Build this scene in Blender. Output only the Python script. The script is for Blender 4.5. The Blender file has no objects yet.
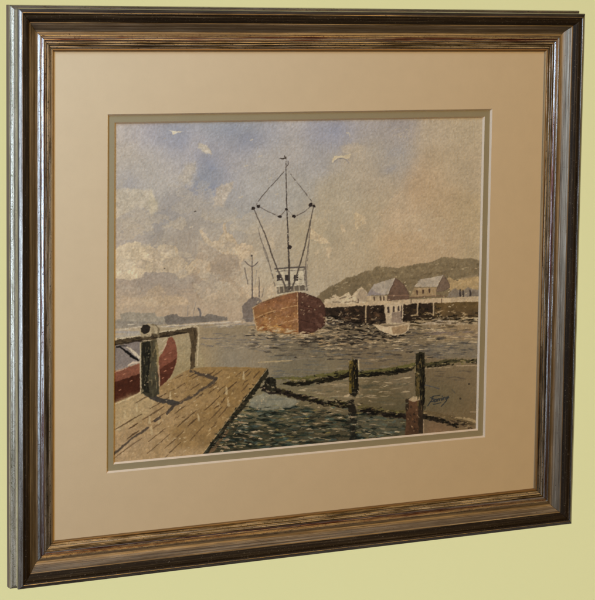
import bpy, bmesh, math
import numpy as np
from mathutils import Matrix, Vector

# ------------------------------------------------------------------ camera, world, light
scene = bpy.context.scene
BASE = 0.3110                      # height of the picture's centre above its lowest edge

cam_data = bpy.data.cameras.new("camera")
cam = bpy.data.objects.new("camera", cam_data)
scene.collection.objects.link(cam)
scene.camera = cam
cam_data.sensor_fit = 'HORIZONTAL'
cam_data.sensor_width = 36.0
cam_data.lens = 2157.446 * 36.0 / 595.0
cam_data.shift_x = (297.5 - 341.767) / 595.0
cam_data.shift_y = (218.250 - 300.0) / 595.0
cam_data.clip_start = 0.05
cam_data.clip_end = 100.0
rot = Matrix(((0.888823, 0.03538, -0.456883), (-0.458013, 0.100762, -0.883217), (0.014788, 0.994281, 0.105764)))
cam.matrix_world = Matrix.Translation((-1.07768, -2.16913, 0.3325 + BASE)) @ rot.to_4x4()

world = bpy.data.worlds.new("World")
scene.world = world
world.use_nodes = True
wbg = world.node_tree.nodes["Background"]
wbg.inputs[0].default_value = (1.0, 0.72, 0.40, 1)
wbg.inputs[1].default_value = 0.02


def area(name, loc, target, sx, sy, power, color, spread=180):
    d = bpy.data.lights.new(name, 'AREA')
    d.shape = 'RECTANGLE'
    d.size, d.size_y = sx, sy
    d.energy = power
    d.color = color
    d.spread = math.radians(spread)
    o = bpy.data.objects.new(name, d)
    scene.collection.objects.link(o)
    o.location = loc
    o.rotation_euler = (Vector(target) - Vector(loc)).to_track_quat('-Z', 'Y').to_euler()
    return o


# daylight from a window high on the left, warm room lamp in front, and an unseen lamp added to light the backdrop evenly
area("window_light", (-1.0, -0.68, 0.95 + BASE), (0.1, 0, 0.2 + BASE), 0.40, 0.9, 16.2, (0.53, 0.745, 1.02))
area("window_light_low", (-1.0, -0.68, 0.10 + BASE), (0, 0, 0.05 + BASE), 0.12, 0.8, 3.0, (0.60, 0.78, 1.0))
area("room_lamp", (0.2, -3.4, 1.45 + BASE), (0.1, 0, BASE), 4.2, 2.6, 76, (1.0, 0.57, 0.13))
area("backdrop_fill", (-28.0, 0.9, -28.0), (1.4, 2.8, -0.2), 3.0, 3.0, 31500, (0.98, 1.0, 0.97))

scene.view_settings.view_transform = 'Standard'
scene.view_settings.look = 'None'
scene.view_settings.exposure = 0.0
scene.view_settings.gamma = 1.0
scene.view_settings.use_curve_mapping = False
scene.render.engine = 'CYCLES'
scene.render.resolution_x, scene.render.resolution_y = 1015, 1024
scene.cycles.max_bounces = 8
scene.cycles.transparent_max_bounces = 12
scene.cycles.caustics_reflective = False
scene.cycles.caustics_refractive = False


# ------------------------------------------------------------------ small helpers
def link(name, me, parent=None, mat=None):
    o = bpy.data.objects.new(name, me)
    scene.collection.objects.link(o)
    if parent:
        o.parent = parent
    if mat and not me.materials:
        me.materials.append(mat)
    return o


class Nodes:
    def __init__(self, name):
        self.m = bpy.data.materials.new(name)
        self.m.use_nodes = True
        self.t = self.m.node_tree
        self.b = self.t.nodes["Principled BSDF"]

    def n(self, kind, **kw):
        x = self.t.nodes.new(kind)
        for k, v in kw.items():
            setattr(x, k, v)
        return x

    def l(self, a, b):
        self.t.links.new(a, b)

    def noise(self, vec, scale, detail=2, rough=0.5):
        x = self.n("ShaderNodeTexNoise")
        x.inputs["Scale"].default_value = scale
        x.inputs["Detail"].default_value = detail
        x.inputs["Roughness"].default_value = rough
        if vec is not None:
            self.l(vec, x.inputs["Vector"])
        return x.outputs["Fac"]

    def ramp(self, fac, stops, interp='LINEAR'):
        x = self.n("ShaderNodeValToRGB")
        x.color_ramp.interpolation = interp
        e = x.color_ramp.elements
        e[0].position, e[0].color = stops[0][0], (*stops[0][1], 1)
        e[1].position, e[1].color = stops[-1][0], (*stops[-1][1], 1)
        for p, c in stops[1:-1]:
            k = e.new(p)
            k.color = (*c, 1)
        self.l(fac, x.inputs[0])
        return x.outputs[0]

    def math(self, op, a, b=None):
        x = self.n("ShaderNodeMath", operation=op)
        for i, v in enumerate((a, b)):
            if v is None:
                continue
            if isinstance(v, (int, float)):
                x.inputs[i].default_value = v
            else:
                self.l(v, x.inputs[i])
        return x.outputs[0]

    def mix(self, fac, a, b, blend='MIX'):
        x = self.n("ShaderNodeMix", data_type='RGBA', blend_type=blend)
        for sock, v in ((x.inputs[0], fac), (x.inputs[6], a), (x.inputs[7], b)):
            if isinstance(v, (int, float)):
                sock.default_value = v
            elif isinstance(v, tuple):
                sock.default_value = (*v, 1)
            else:
                self.l(v, sock)
        return x.outputs[2]

    def bump(self, h, strength, dist):
        x = self.n("ShaderNodeBump")
        x.inputs["Strength"].default_value = strength
        x.inputs["Distance"].default_value = dist
        self.l(h, x.inputs["Height"])
        self.l(x.outputs[0], self.b.inputs["Normal"])


def streak_material(name, stops, metallic, rough, rough_var=0.12, bump=0.35, fleck=None, fleck_at=0.62,
                    across=900.0, along=5.0, spec=0.5):
    """Rubbed metal leaf or lacquer: streaks run along the length of the moulding (local X)."""
    k = Nodes(name)
    tc = k.n("ShaderNodeTexCoord")
    oi = k.n("ShaderNodeObjectInfo")
    off = k.n("ShaderNodeCombineXYZ")
    k.l(k.math('MULTIPLY', oi.outputs["Random"], 37.0), off.inputs[0])
    add = k.n("ShaderNodeVectorMath", operation='ADD')
    k.l(tc.outputs["Object"], add.inputs[0])
    k.l(off.outputs[0], add.inputs[1])
    mp = k.n("ShaderNodeMapping")
    mp.inputs["Scale"].default_value = (along, across, across)
    k.l(add.outputs[0], mp.inputs["Vector"])
    st = k.noise(mp.outputs[0], 1.0, 4, 0.62)
    mp2 = k.n("ShaderNodeMapping")
    mp2.inputs["Scale"].default_value = (26.0, 260.0, 260.0)
    k.l(add.outputs[0], mp2.inputs["Vector"])
    patch = k.noise(mp2.outputs[0], 1.0, 4, 0.6)
    v = k.math('ADD', k.math('MULTIPLY', st, 0.72), k.math('MULTIPLY', patch, 0.28))
    col = k.ramp(v, stops)
    fine = k.noise(add.outputs[0], 650.0, 3, 0.65)
    if fleck:
        msk = k.ramp(fine, [(fleck_at, (0, 0, 0)), (fleck_at + 0.05, (1, 1, 1))])
        col = k.mix(msk, col, fleck)
    k.l(col, k.b.inputs["Base Color"])
    k.b.inputs["Metallic"].default_value = metallic
    k.b.inputs["Specular IOR Level"].default_value = spec
    r = k.math('ADD', rough - rough_var, k.math('MULTIPLY', patch, 2 * rough_var))
    k.l(r, k.b.inputs["Roughness"])
    h = k.math('ADD', k.math('MULTIPLY', st, 1.0), k.math('MULTIPLY', fine, 0.10))
    k.bump(h, bump, 0.0006)
    return k.m


# ------------------------------------------------------------------ backdrop slab, added to stand in for the flat background colour
k = Nodes("backdrop_paint")
k.b.inputs["Base Color"].default_value = (0.725, 0.71, 0.385, 1)
k.b.inputs["Roughness"].default_value = 0.95
k.b.inputs["Specular IOR Level"].default_value = 0.1
tc = k.n("ShaderNodeTexCoord")
k.bump(k.noise(tc.outputs["Object"], 220.0, 3), 0.05, 0.001)
me = bpy.data.meshes.new("backdrop")
bm = bmesh.new()
bmesh.ops.create_cube(bm, size=1.0, matrix=Matrix.Diagonal((16, 8.0, 0.12, 1)))
bm.to_mesh(me)
bm.free()
backdrop = link("backdrop", me, None, k.m)
fwd = rot @ Vector((0, 0, -1))
flat = Vector((fwd.x, fwd.y, 0)).normalized()
backdrop.location = cam.location + flat * 5.6 + Vector((0, 0, 0.4))
backdrop.rotation_euler = (math.pi / 2, 0, math.atan2(flat.y, flat.x) - math.pi / 2)
backdrop["kind"] = "structure"
backdrop["label"] = "plain pale yellow green wall added behind the picture as its flat background"

# ------------------------------------------------------------------ the framed picture
W, H, D = 0.70, 0.61543, 0.0303          # front lip outline and depth of the moulding
root = bpy.data.objects.new("framed_painting", None)
scene.collection.objects.link(root)
root.location = (0, 0, 0)
root["label"] = "watercolour harbour scene in a cream mount and a rubbed gold and silver wooden frame"
root["category"] = "framed picture"

MAT = {}
MAT['core'] = streak_material("stained_wood", [(0.3, (0.030, 0.021, 0.016)), (0.7, (0.10, 0.072, 0.055))], 0.0, 0.6, spec=0.2)
MAT['torus'] = streak_material("rubbed_pale_leaf", [(0.32, (0.16, 0.13, 0.09)), (0.42, (0.42, 0.36, 0.26)),
                               (0.55, (0.74, 0.67, 0.56)), (0.75, (0.94, 0.89, 0.80))], 0.85, 0.25, 0.07, 0.5,
                               (0.22, 0.20, 0.10), 0.58)
MAT['lip'] = streak_material("silver_brown_leaf", [(0.34, (0.06, 0.042, 0.035)), (0.48, (0.30, 0.26, 0.23)),
                             (0.70, (0.66, 0.62, 0.57))], 0.9, 0.24, 0.07, 0.3, (0.07, 0.05, 0.04), 0.63)
MAT['dark'] = streak_material("black_brown_lacquer", [(0.36, (0.010, 0.007, 0.005)), (0.55, (0.030, 0.020, 0.011)),
                              (0.70, (0.12, 0.088, 0.052))], 0.0, 0.5, 0.08, 0.5, (0.15, 0.12, 0.085), 0.635, spec=0.14)
MAT['scoop'] = streak_material("old_gold_leaf", [(0.32, (0.10, 0.072, 0.052)), (0.43, (0.25, 0.205, 0.15)),
                               (0.55, (0.40, 0.34, 0.26)), (0.70, (0.86, 0.80, 0.68))], 0.75, 0.42, 0.08, 0.8,
                               (0.16, 0.10, 0.06), 0.64)
MAT['bead'] = streak_material("rubbed_silver_leaf", [(0.34, (0.14, 0.10, 0.085)), (0.43, (0.40, 0.35, 0.32)),
                              (0.52, (0.58, 0.55, 0.51)), (0.74, (0.86, 0.84, 0.81))], 0.9, 0.25, 0.06, 0.4,
                              (0.09, 0.06, 0.05), 0.60)
MAT['red'] = streak_material("silver_leaf_over_red_bole", [(0.40, (0.11, 0.022, 0.018)), (0.46, (0.26, 0.13, 0.11)),
                             (0.53, (0.62, 0.58, 0.55)), (0.74, (0.90, 0.88, 0.85))], 0.85, 0.24, 0.06, 0.4,
                             (0.10, 0.035, 0.03), 0.60)
MAT['inner'] = streak_material("dark_bronze_leaf", [(0.35, (0.020, 0.014, 0.009)), (0.46, (0.12, 0.095, 0.065)),
                               (0.52, (0.46, 0.41, 0.34)), (0.63, (0.90, 0.86, 0.79))], 0.8, 0.34, 0.08, 0.9,
                               (0.03, 0.022, 0.016), 0.60)
MAT['slip'] = streak_material("gold_sight_edge", [(0.3, (0.24, 0.13, 0.05)), (0.7, (0.46, 0.30, 0.13))], 0.6, 0.42)


def smooth_curve(pts, n=6):
    """Catmull-Rom through profile points."""
    p = [np.array(a, float) for a in pts]
    p = [2 * p[0] - p[1]] + p + [2 * p[-1] - p[-2]]
    out = []
    for i in range(1, len(p) - 2):
        for j in range(n):
            t = j / n
            a, b, c, d = p[i - 1], p[i], p[i + 1], p[i + 2]
            out.append(0.5 * (2 * b + (c - a) * t + (2 * a - 5 * b + 4 * c - d) * t ** 2 + (3 * b - a - 3 * c + d) * t ** 3))
    out.append(p[-2])
    return [tuple(a) for a in out]


# profile of the moulding in mm: s from the outer lip towards the picture, h above the back
BANDS = [
    ('back_edge', 'core', [(-3.2, 0.0), (-3.25, 3.0), (-3.22, 6.0), (-3.15, 8.4)]),
    ('outer_moulding', 'torus', [(-3.15, 8.4), (-2.95, 9.8), (-2.4, 10.8), (-1.2, 11.75), (0.0, 12.5),
                                 (0.8, 13.1), (1.15, 14.2), (1.3, 16.5), (1.4, 19.0), (1.5, 21.2)]),
    ('front_lip', 'lip', [(1.5, 21.2), (0.8, 21.7), (0.2, 23.0), (0.0, 25.0), (0.25, 26.8), (1.0, 28.1), (2.0, 28.85),
                          (3.2, 29.6), (4.2, 30.15), (4.9, 30.1), (5.4, 29.5)]),
    ('lacquer_band', 'dark', [(5.4, 29.5), (5.9, 28.6), (6.6, 28.2), (8.2, 28.3), (10.0, 27.6), (11.8, 26.3),
                              (13.2, 24.8), (14.4, 23.2)]),
    ('gilded_scoop', 'scoop', [(14.4, 23.2), (15.0, 23.2), (15.6, 22.9), (16.4, 22.1), (17.8, 20.55), (19.2, 19.0), (20.6, 17.5),
                               (22.4, 16.0), (24.4, 15.2), (26.0, 15.2)]),
    ('beading', 'bead', [(26.0, 15.2), (26.5, 15.5), (27.4, 16.05), (28.2, 16.5), (28.7, 16.55), (29.1, 16.1), (29.4, 15.5),
                         (29.7, 15.3)]),
    ('red_beading', 'red', [(29.7, 15.3), (30.2, 15.55), (31.1, 16.1), (31.9, 16.6), (32.4, 16.8), (32.8, 16.7), (33.4, 16.1),
                            (34.2, 15.2)]),
    ('inner_slope', 'inner', [(34.2, 15.2), (34.8, 15.1), (35.4, 15.3), (36.2, 15.1), (36.8, 14.5), (37.6, 14.6),
                              (38.6, 14.3), (39.4, 13.6), (40.4, 13.7), (41.4, 13.3), (42.2, 12.8)]),
    ('sight_edge', 'slip', [(42.2, 12.8), (42.7, 13.2), (43.3, 13.25), (43.8, 12.9), (44.4, 12.25), (44.9, 11.7), (45.0, 11.2)]),
]
GAP = 0.00022


def sweep(name, poly, nsmooth, length, mat):
    """Closed profile (mm) swept along local X with mitred ends; the first nsmooth sides are smooth shaded."""
    n = len(poly)
    xs = np.linspace(-1, 1, 9)
    verts, faces, smooth = [], [], []

    def rows(pts):
        first = len(verts)
        for x in xs:
            for s, h in pts:
                verts.append((x * (length / 2 - s / 1000 - GAP), s / 1000, h / 1000))
        return first

    def skin(pts, is_smooth):                   # own vertices for each skin, so that edges between skins stay sharp
        f0, m = rows(pts), len(pts)
        for i in range(len(xs) - 1):
            for j in range(m - 1):
                a, b = f0 + i * m + j, f0 + i * m + j + 1
                faces.append((a, b, b + m, a + m))
                smooth.append(is_smooth)
        return f0, m

    skin(poly[:nsmooth + 1], True)
    rest = list(poly[nsmooth:]) + [poly[0]]
    for j in range(len(rest) - 1):
        skin(rest[j:j + 2], False)
    for x, order in ((-1, range(n)), (1, range(n - 1, -1, -1))):
        f0 = len(verts)
        for s, h in poly:
            verts.append((x * (length / 2 - s / 1000 - GAP), s / 1000, h / 1000))
        faces.append(tuple(f0 + j for j in order))
        smooth.append(False)
    me = bpy.data.meshes.new(name)
    me.from_pydata(verts, [], faces)
    me.polygons.foreach_set("use_smooth", np.array(smooth, bool))
    me.update()
    me.materials.append(mat)
    return me


def band_poly(pts):
    c = smooth_curve(pts, 5)
    a = np.array(c)
    t = np.gradient(a, axis=0)
    nrm = np.stack([t[:, 1], -t[:, 0]], 1)
    nrm /= np.linalg.norm(nrm, axis=1)[:, None] + 1e-9
    inner = a + nrm * 0.45
    return [tuple(q) for q in a] + [tuple(q) for q in inner[::-1]], len(a) - 1


outline = []
for _, _, pts in BANDS:
    outline += pts[:-1]
outline.append(BANDS[-1][2][-1])
oa = np.array(outline)
tg = np.gradient(oa, axis=0)
nn = np.stack([tg[:, 1], -tg[:, 0]], 1)
nn /= np.linalg.norm(nn, axis=1)[:, None] + 1e-9
core_poly = [tuple(q) for q in oa + nn * 0.50]
core_poly[0] = (-2.7, 0.0)
core_poly += [(44.4, 11.15), (39.0, 11.15), (39.0, 0.0)]

cache = {}
for deg, length in ((0, W), (90, H), (180, W), (270, H)):
    a = math.radians(deg)
    along = Vector((math.cos(a), 0, math.sin(a)))
    inward = Vector((-math.sin(a), 0, math.cos(a)))
    front = Vector((0, -1, 0))
    key = round(length, 4)
    if key not in cache:
        cache[key] = [sweep('rail', core_poly, len(outline) - 1, length, MAT['core'])]
        for nm, mk, pts in BANDS:
            poly, ns = band_poly(pts)
            cache[key].append(sweep(nm, poly, ns, length, MAT[mk]))
    meshes = cache[key]
    rail = link('rail', meshes[0], root)
    org = -inward * ((H if deg in (0, 180) else W) / 2) + Vector((0, 0, BASE))
    rail.matrix_local = Matrix((
        (along.x, inward.x, front.x, org.x),
        (along.y, inward.y, front.y, org.y),
        (along.z, inward.z, front.z, org.z),
        (0, 0, 0, 1)))
    for (nm, mk, pts), m2 in zip(BANDS, meshes[1:]):
        link(nm, m2, rail)


def P3(x, y, z):
    """picture coordinates (x right, y up from the centre, z out of the wall) -> local to the root"""
    return (x, -z, y + BASE)


def board(name, outer, inner, z0, z1, mat, parent, bev=None):
    """Board with a rectangular window; rects are (x0, y0, x1, y1). bev = extra width of the window at the bottom of the
    board is negative: the bevel slopes inwards as it goes down."""
    def ring(r, z):
        x0, y0, x1, y1 = r
        return [P3(x0, y0, z), P3(x1, y0, z), P3(x1, y1, z), P3(x0, y1, z)]
    v = ring(outer, z1) + ring(inner, z1) + ring(outer, z0) + ring(inner, z0)
    f = []
    for i in range(4):
        j = (i + 1) % 4
        f.append((i, j, 4 + j, 4 + i))
        f.append((8 + i, 12 + i, 12 + j, 8 + j))
        f.append((i, 8 + i, 8 + j, j))
        f.append((4 + i, 4 + j, 12 + j, 12 + i))
    me = bpy.data.meshes.new(name)
    me.from_pydata(v, [], f)
    return link(name, me, parent, mat)


def bevel_strip(name, a, b, z1, z0, mat, parent):
    """The cut edge of a mount: a sloping ring from rect a (top) to rect b (bottom), with a small thickness below."""
    def ring(r, z):
        x0, y0, x1, y1 = r
        return [P3(x0, y0, z), P3(x1, y0, z), P3(x1, y1, z), P3(x0, y1, z)]
    v = ring(a, z1) + ring(b, z0) + ring(a, z0 + 0.0001)
    f = []
    for i in range(4):
        j = (i + 1) % 4
        f.append((i, j, 4 + j, 4 + i))
        f.append((4 + i, 4 + j, 8 + j, 8 + i))
        f.append((8 + i, 8 + j, j, i))
    me = bpy.data.meshes.new(name)
    me.from_pydata(v, [], f)
    return link(name, me, parent, mat)


def paper_material(name, col, var, bumpd, scale=900.0):
    k = Nodes(name)
    tc = k.n("ShaderNodeTexCoord")
    n1 = k.noise(tc.outputs["Object"], 55.0, 4, 0.6)
    n2 = k.noise(tc.outputs["Object"], scale, 3, 0.6)
    f = k.math('ADD', k.math('MULTIPLY', n1, 0.5), k.math('MULTIPLY', n2, 0.5))
    lo = tuple(c * (1 - var) for c in col)
    hi = tuple(min(1, c * (1 + var)) for c in col)
    k.l(k.ramp(f, [(0.3, lo), (0.7, hi)]), k.b.inputs["Base Color"])
    k.b.inputs["Roughness"].default_value = 0.9
    k.b.inputs["Specular IOR Level"].default_value = 0.15
    k.bump(n2, 0.25, bumpd)
    return k.m


cream = paper_material("cream_mount_board", (0.76, 0.64, 0.43), 0.035, 0.0003)
olive = paper_material("olive_mount_board", (0.37, 0.335, 0.215), 0.04, 0.0003)
white_core = paper_material("white_board_core", (0.80, 0.68, 0.52), 0.02, 0.0001)
brown = paper_material("backing_card", (0.28, 0.20, 0.12), 0.06, 0.0003)

hx, hy = W / 2 - 0.0395, H / 2 - 0.0395
OUT = (-hx, -hy, hx, hy)
R_ = 0.04499
win = (-W / 2 + R_ + 0.06121, -H / 2 + R_ + 0.06792, W / 2 - R_ - 0.06986, H / 2 - R_ - 0.06711)


def inset(r, d):
    return (r[0] + d, r[1] + d, r[2] - d, r[3] - d)


ZM, B1, B2, OW = 0.01008, 0.0022, 0.0022, 0.00690
I1, I2 = 0.0018, 0.0018          # how far each bevel runs in over the depth of its board
win1 = inset(win, I1)
win2 = inset(win1, OW)
win3 = inset(win2, I2)
mount = board("cream_mount", OUT, win, ZM - B1 + 0.0001, ZM, cream, root)
bevel_strip("bevel", win, win1, ZM - 0.00002, ZM - B1 + 0.00002, white_core, mount)
under = board("olive_mount", OUT, win2, ZM - B1 - B2 + 0.0001, ZM - B1, olive, root)
bevel_strip("bevel", win2, win3, ZM - B1 - 0.00002, ZM - B1 - B2 + 0.00004, white_core, under)


def slab(name, x0, y0, x1, y1, z0, z1, mat, parent):
    v = [P3(x, y, z) for z in (z0, z1) for x, y in ((x0, y0), (x1, y0), (x1, y1), (x0, y1))]
    f = [(0, 3, 2, 1), (4, 5, 6, 7)] + [(i, (i + 1) % 4, 4 + (i + 1) % 4, 4 + i) for i in range(4)]
    me = bpy.data.meshes.new(name)
    me.from_pydata(v, [], f)
    return link(name, me, parent, mat)


slab("backing_board", -hx, -hy, hx, hy, 0.0006, 0.0045, brown, root)

# glass in the rebate
k = Nodes("clear_glass")
t = k.t
out = [n for n in t.nodes if n.type == 'OUTPUT_MATERIAL'][0]
tr = k.n("ShaderNodeBsdfTransparent")
gl = k.n("ShaderNodeBsdfGlossy")
gl.inputs["Roughness"].default_value = 0.02
fr = k.n("ShaderNodeFresnel")
fr.inputs["IOR"].default_value = 1.3
mx = k.n("ShaderNodeMixShader")
geo = k.n("ShaderNodeNewGeometry")          # reflect on the outer skin only; rays pass straight through the thin pane
k.l(k.math('MULTIPLY', fr.outputs[0], k.math('SUBTRACT', 1.0, geo.outputs["Backfacing"])), mx.inputs[0])
k.l(tr.outputs[0], mx.inputs[1])
k.l(gl.outputs[0], mx.inputs[2])
k.l(mx.outputs[0], out.inputs["Surface"])
slab("glass", -hx, -hy, hx, hy, ZM + 0.0001, ZM + 0.0010, k.m, root)

# ------------------------------------------------------------------ the watercolour
# The painted image is laid in as washes, shapes, strokes and dabs whose coordinates and colours were read off the
# photograph; every vertex of the sheet stores its own pigment colour.  HM takes a point of the sheet (metres from the
# centre) to the sketch coordinates in which the shapes are written down.
HM = np.array([850.403398, -1.739819, 308.108928, 9.589207, -889.138478, 284.118709, 0.18736, -0.043372, 1.0]).reshape(3, 3)
HI = np.linalg.inv(HM)
STEP = 0.0006
UX0, UX1, VY0, VY1 = win2[0] - 0.004, win2[2] + 0.004, win2[1] - 0.004, win2[3] + 0.004
NU, NV = int((UX1 - UX0) / STEP) + 1, int((VY1 - VY0) / STEP) + 1
U, V = np.meshgrid(np.linspace(UX0, UX1, NU), np.linspace(VY0, VY1, NV))
den = HM[2, 0] * U + HM[2, 1] * V + 1
X = (HM[0, 0] * U + HM[0, 1] * V + HM[0, 2]) / den
Y = (HM[1, 0] * U + HM[1, 1] * V + HM[1, 2]) / den
rng = np.random.default_rng(11)
TAB = rng.random((256, 256))


def vnoise(x, y, s, seed=0):
    x = x / s + seed * 17.31
    y = y / s + seed * 9.77
    xi, yi = np.floor(x).astype(int), np.floor(y).astype(int)
    fx, fy = x - xi, y - yi
    fx, fy = fx * fx * (3 - 2 * fx), fy * fy * (3 - 2 * fy)
    g = lambda i, j: TAB[(yi + j) & 255, (xi + i) & 255]
    return (g(0, 0) * (1 - fx) + g(1, 0) * fx) * (1 - fy) + (g(0, 1) * (1 - fx) + g(1, 1) * fx) * fy


def fbm(x, y, s, seed=0, octaves=4, gain=0.55):
    t, a, n = 0, 1, 0
    for o in range(octaves):
        t = t + a * vnoise(x, y, s / 2 ** o, seed + o * 3)
        n += a
        a *= gain
    return t / n


def clamp(a):
    return np.clip(a, 0, 1)


def sstep(a, lo, hi):
    t = clamp((a - lo) / (hi - lo))
    return t * t * (3 - 2 * t)


COL = np.zeros((NV, NU, 3))
GRAIN = fbm(X, Y, 1.6, 5, 2) - 0.5


def window(x0, y0, x1, y1):
    q = np.array([[x0, y0, 1], [x1, y0, 1], [x1, y1, 1], [x0, y1, 1]], float) @ HI.T
    u, v = q[:, 0] / q[:, 2], q[:, 1] / q[:, 2]
    i0, i1 = int((u.min() - UX0) / STEP) - 1, int((u.max() - UX0) / STEP) + 3
    j0, j1 = int((v.min() - VY0) / STEP) - 1, int((v.max() - VY0) / STEP) + 3
    return slice(max(j0, 0), max(min(j1, NV), 0)), slice(max(i0, 0), max(min(i1, NU), 0))


def lay(sl, cov, color, gran=0.06):
    c = np.array(color, float)
    if c.ndim == 1:
        c = c[None, None, :]
    c = c * (1 + gran * 2 * GRAIN[sl][..., None])
    a = cov[..., None]
    COL[sl] = COL[sl] * (1 - a) + c * a


def field(ctrl, sigma):
    """colour field through control points (x, y, r, g, b)"""
    num = np.zeros_like(COL)
    dn = np.full(X.shape, 1e-9)
    for x, y, r, g, b in ctrl:
        w = np.exp(-((X - x) ** 2 + (Y - y) ** 2) / (2 * sigma ** 2)) + 1e-7 / (1 + ((X - x) ** 2 + (Y - y) ** 2) / 900)
        num += w[..., None] * np.array([r, g, b], float)
        dn += w
    return num / dn[..., None]


def sdist(x, y, pts):
    """signed distance to a polygon, negative inside"""
    d = np.full(x.shape, 1e9)
    inside = np.zeros(x.shape, bool)
    n = len(pts)
    for i in range(n):
        ax, ay = pts[i]
        bx, by = pts[(i + 1) % n]
        ex, ey = bx - ax, by - ay
        t = clamp(((x - ax) * ex + (y - ay) * ey) / (ex * ex + ey * ey + 1e-9))
        d = np.minimum(d, (x - ax - t * ex) ** 2 + (y - ay - t * ey) ** 2)
        c = (ay > y) != (by > y)
        if ey != 0:
            inside ^= c & (x < ax + (y - ay) * ex / ey)
    d = np.sqrt(d)
    return np.where(inside, -d, d)


def shape(pts, color, alpha=1.0, soft=0.5, wob=1.0, ws=5.0, edge=0.0, color2=None, axis=(0, 1), mottle=0.08, seed=0, gran=0.10):
    """a wash: wobbly outline, optional second colour across it, darker dried rim"""
    p = np.array(pts, float)
    m = wob + soft + 3
    sl = window(p[:, 0].min() - m, p[:, 1].min() - m, p[:, 0].max() + m, p[:, 1].max() + m)
    x, y = X[sl], Y[sl]
    if x.size == 0:
        return
    wx = x + (fbm(x, y, ws, seed + 1) - 0.5) * 2 * wob
    wy = y + (fbm(x, y, ws, seed + 2) - 0.5) * 2 * wob
    d = sdist(wx, wy, pts) + (vnoise(x, y, 1.3, seed + 21) - 0.5) * min(1.1, 0.9 * wob + 0.2)
    cov = alpha * (1 - sstep(d, -soft, soft))
    c = np.array(color, float)[None, None, :] * np.ones(x.shape + (1,))
    if color2 is not None:
        ax = np.array(axis, float)
        t = p @ ax
        f = clamp((x * ax[0] + y * ax[1] - t.min()) / (t.max() - t.min() + 1e-6) + (fbm(x, y, 8, seed + 6) - 0.5) * 0.5)
        c = c * (1 - f[..., None]) + np.array(color2, float) * f[..., None]
    c = c * (1 + mottle * 4 * (fbm(x, y, 7, seed + 8, 5, 0.7) - 0.5))[..., None]
    if edge:
        c = c * (1 - edge * np.exp(-(d / 0.8) ** 2))[..., None]
    lay(sl, cov, c, gran)


def stroke(pts, width, color, alpha=1.0, dry=0.0, wob=0.35, soft=0.4, seed=0, gran=0.12, ds=3.0, ragged=0.0):
    """a brush line; width may be a list; dry breaks it up"""
    p = np.array(pts, float)
    w = np.full(len(p), float(width)) if np.isscalar(width) else np.array(width, float)
    m = w.max() + wob + ragged + 2
    sl = window(p[:, 0].min() - m, p[:, 1].min() - m, p[:, 0].max() + m, p[:, 1].max() + m)
    x, y = X[sl], Y[sl]
    if x.size == 0:
        return
    wx = x + (fbm(x, y, 4, seed + 1, 3) - 0.5) * 2 * wob
    wy = y + (fbm(x, y, 4, seed + 2, 3) - 0.5) * 2 * wob
    best = np.full(x.shape, 1e9)
    for i in range(len(p) - 1):
        ax, ay = p[i]
        ex, ey = p[i + 1] - p[i]
        t = clamp(((wx - ax) * ex + (wy - ay) * ey) / (ex * ex + ey * ey + 1e-9))
        d = np.hypot(wx - ax - t * ex, wy - ay - t * ey) - (w[i] * (1 - t) + w[i + 1] * t) / 2
        best = np.minimum(best, d)
    best = best + (vnoise(x, y, 1.3, seed + 23) - 0.5) * min(0.9, 0.22 * w.max())
    if ragged:
        best = best + ragged * 2 * (fbm(x, y, 3.0, seed + 12, 3) - 0.5)
    cov = alpha * (1 - sstep(best, -soft, soft))
    if dry:
        cov = cov * sstep(fbm(x, y, ds, seed + 4, 3), dry - 0.08, dry + 0.08)
    lay(sl, cov, np.array(color, float), gran)


def dot(x, y, r, color, alpha=1.0, seed=0):
    stroke([(x - 0.2, y), (x + 0.2, y + 0.1)], 2 * r, color, alpha, 0, 0.5 * r, 0.35, seed)


def dabs(pts, n, colors, length, width, slope=0.0, alpha=(0.5, 1.0), seed=0, curve=0.3, jag=0.3):
    """short horizontal brush marks scattered inside a polygon"""
    r = np.random.default_rng(seed)
    p = np.array(pts, float)
    k = 0
    while k < n:
        x = r.uniform(p[:, 0].min(), p[:, 0].max())
        y = r.uniform(p[:, 1].min(), p[:, 1].max())
        if sdist(np.array([[x]]), np.array([[y]]), pts)[0, 0] > 0:
            continue
        k += 1
        L = r.uniform(*length) / 2
        w = r.uniform(*width)
        s = slope + r.normal() * 0.05
        q = [(x - L, y - s * L + r.normal() * curve), (x - L * 0.3, y + r.normal() * curve), (x + L * 0.4, y + r.normal() * curve),
             (x + L, y + s * L + r.normal() * curve)]
        stroke(q, [w * 0.3, w, w * 0.9, w * 0.2], colors[r.integers(len(colors))], r.uniform(*alpha), 0, jag, 0.35, int(r.integers(90)))


def touches(pts, spread, n, colors, size, alpha=(0.5, 0.95), seed=0, upright=False):
    """small broken touches along a line"""
    r = np.random.default_rng(seed)
    p = np.array(pts, float)
    seg = np.hypot(*np.diff(p, axis=0).T)
    cum = np.concatenate([[0], np.cumsum(seg)])
    for _ in range(n):
        t = r.uniform(0, cum[-1])
        i = min(np.searchsorted(cum, t) - 1, len(p) - 2) if t > 0 else 0
        f = (t - cum[i]) / seg[i]
        x, y = p[i] * (1 - f) + p[i + 1] * f + r.normal(size=2) * np.array(spread)
        L = r.uniform(*size)
        w = r.uniform(0.7, 1.6)
        dx, dy = (r.normal() * 0.3, L) if upright else (L, r.normal() * 0.5)
        stroke([(x - dx / 2, y - dy / 2), (x + dx / 2, y + dy / 2)], [w, w * 0.7], colors[r.integers(len(colors))], r.uniform(*alpha), 0, 0.5, 0.35, int(r.integers(90)))


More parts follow.
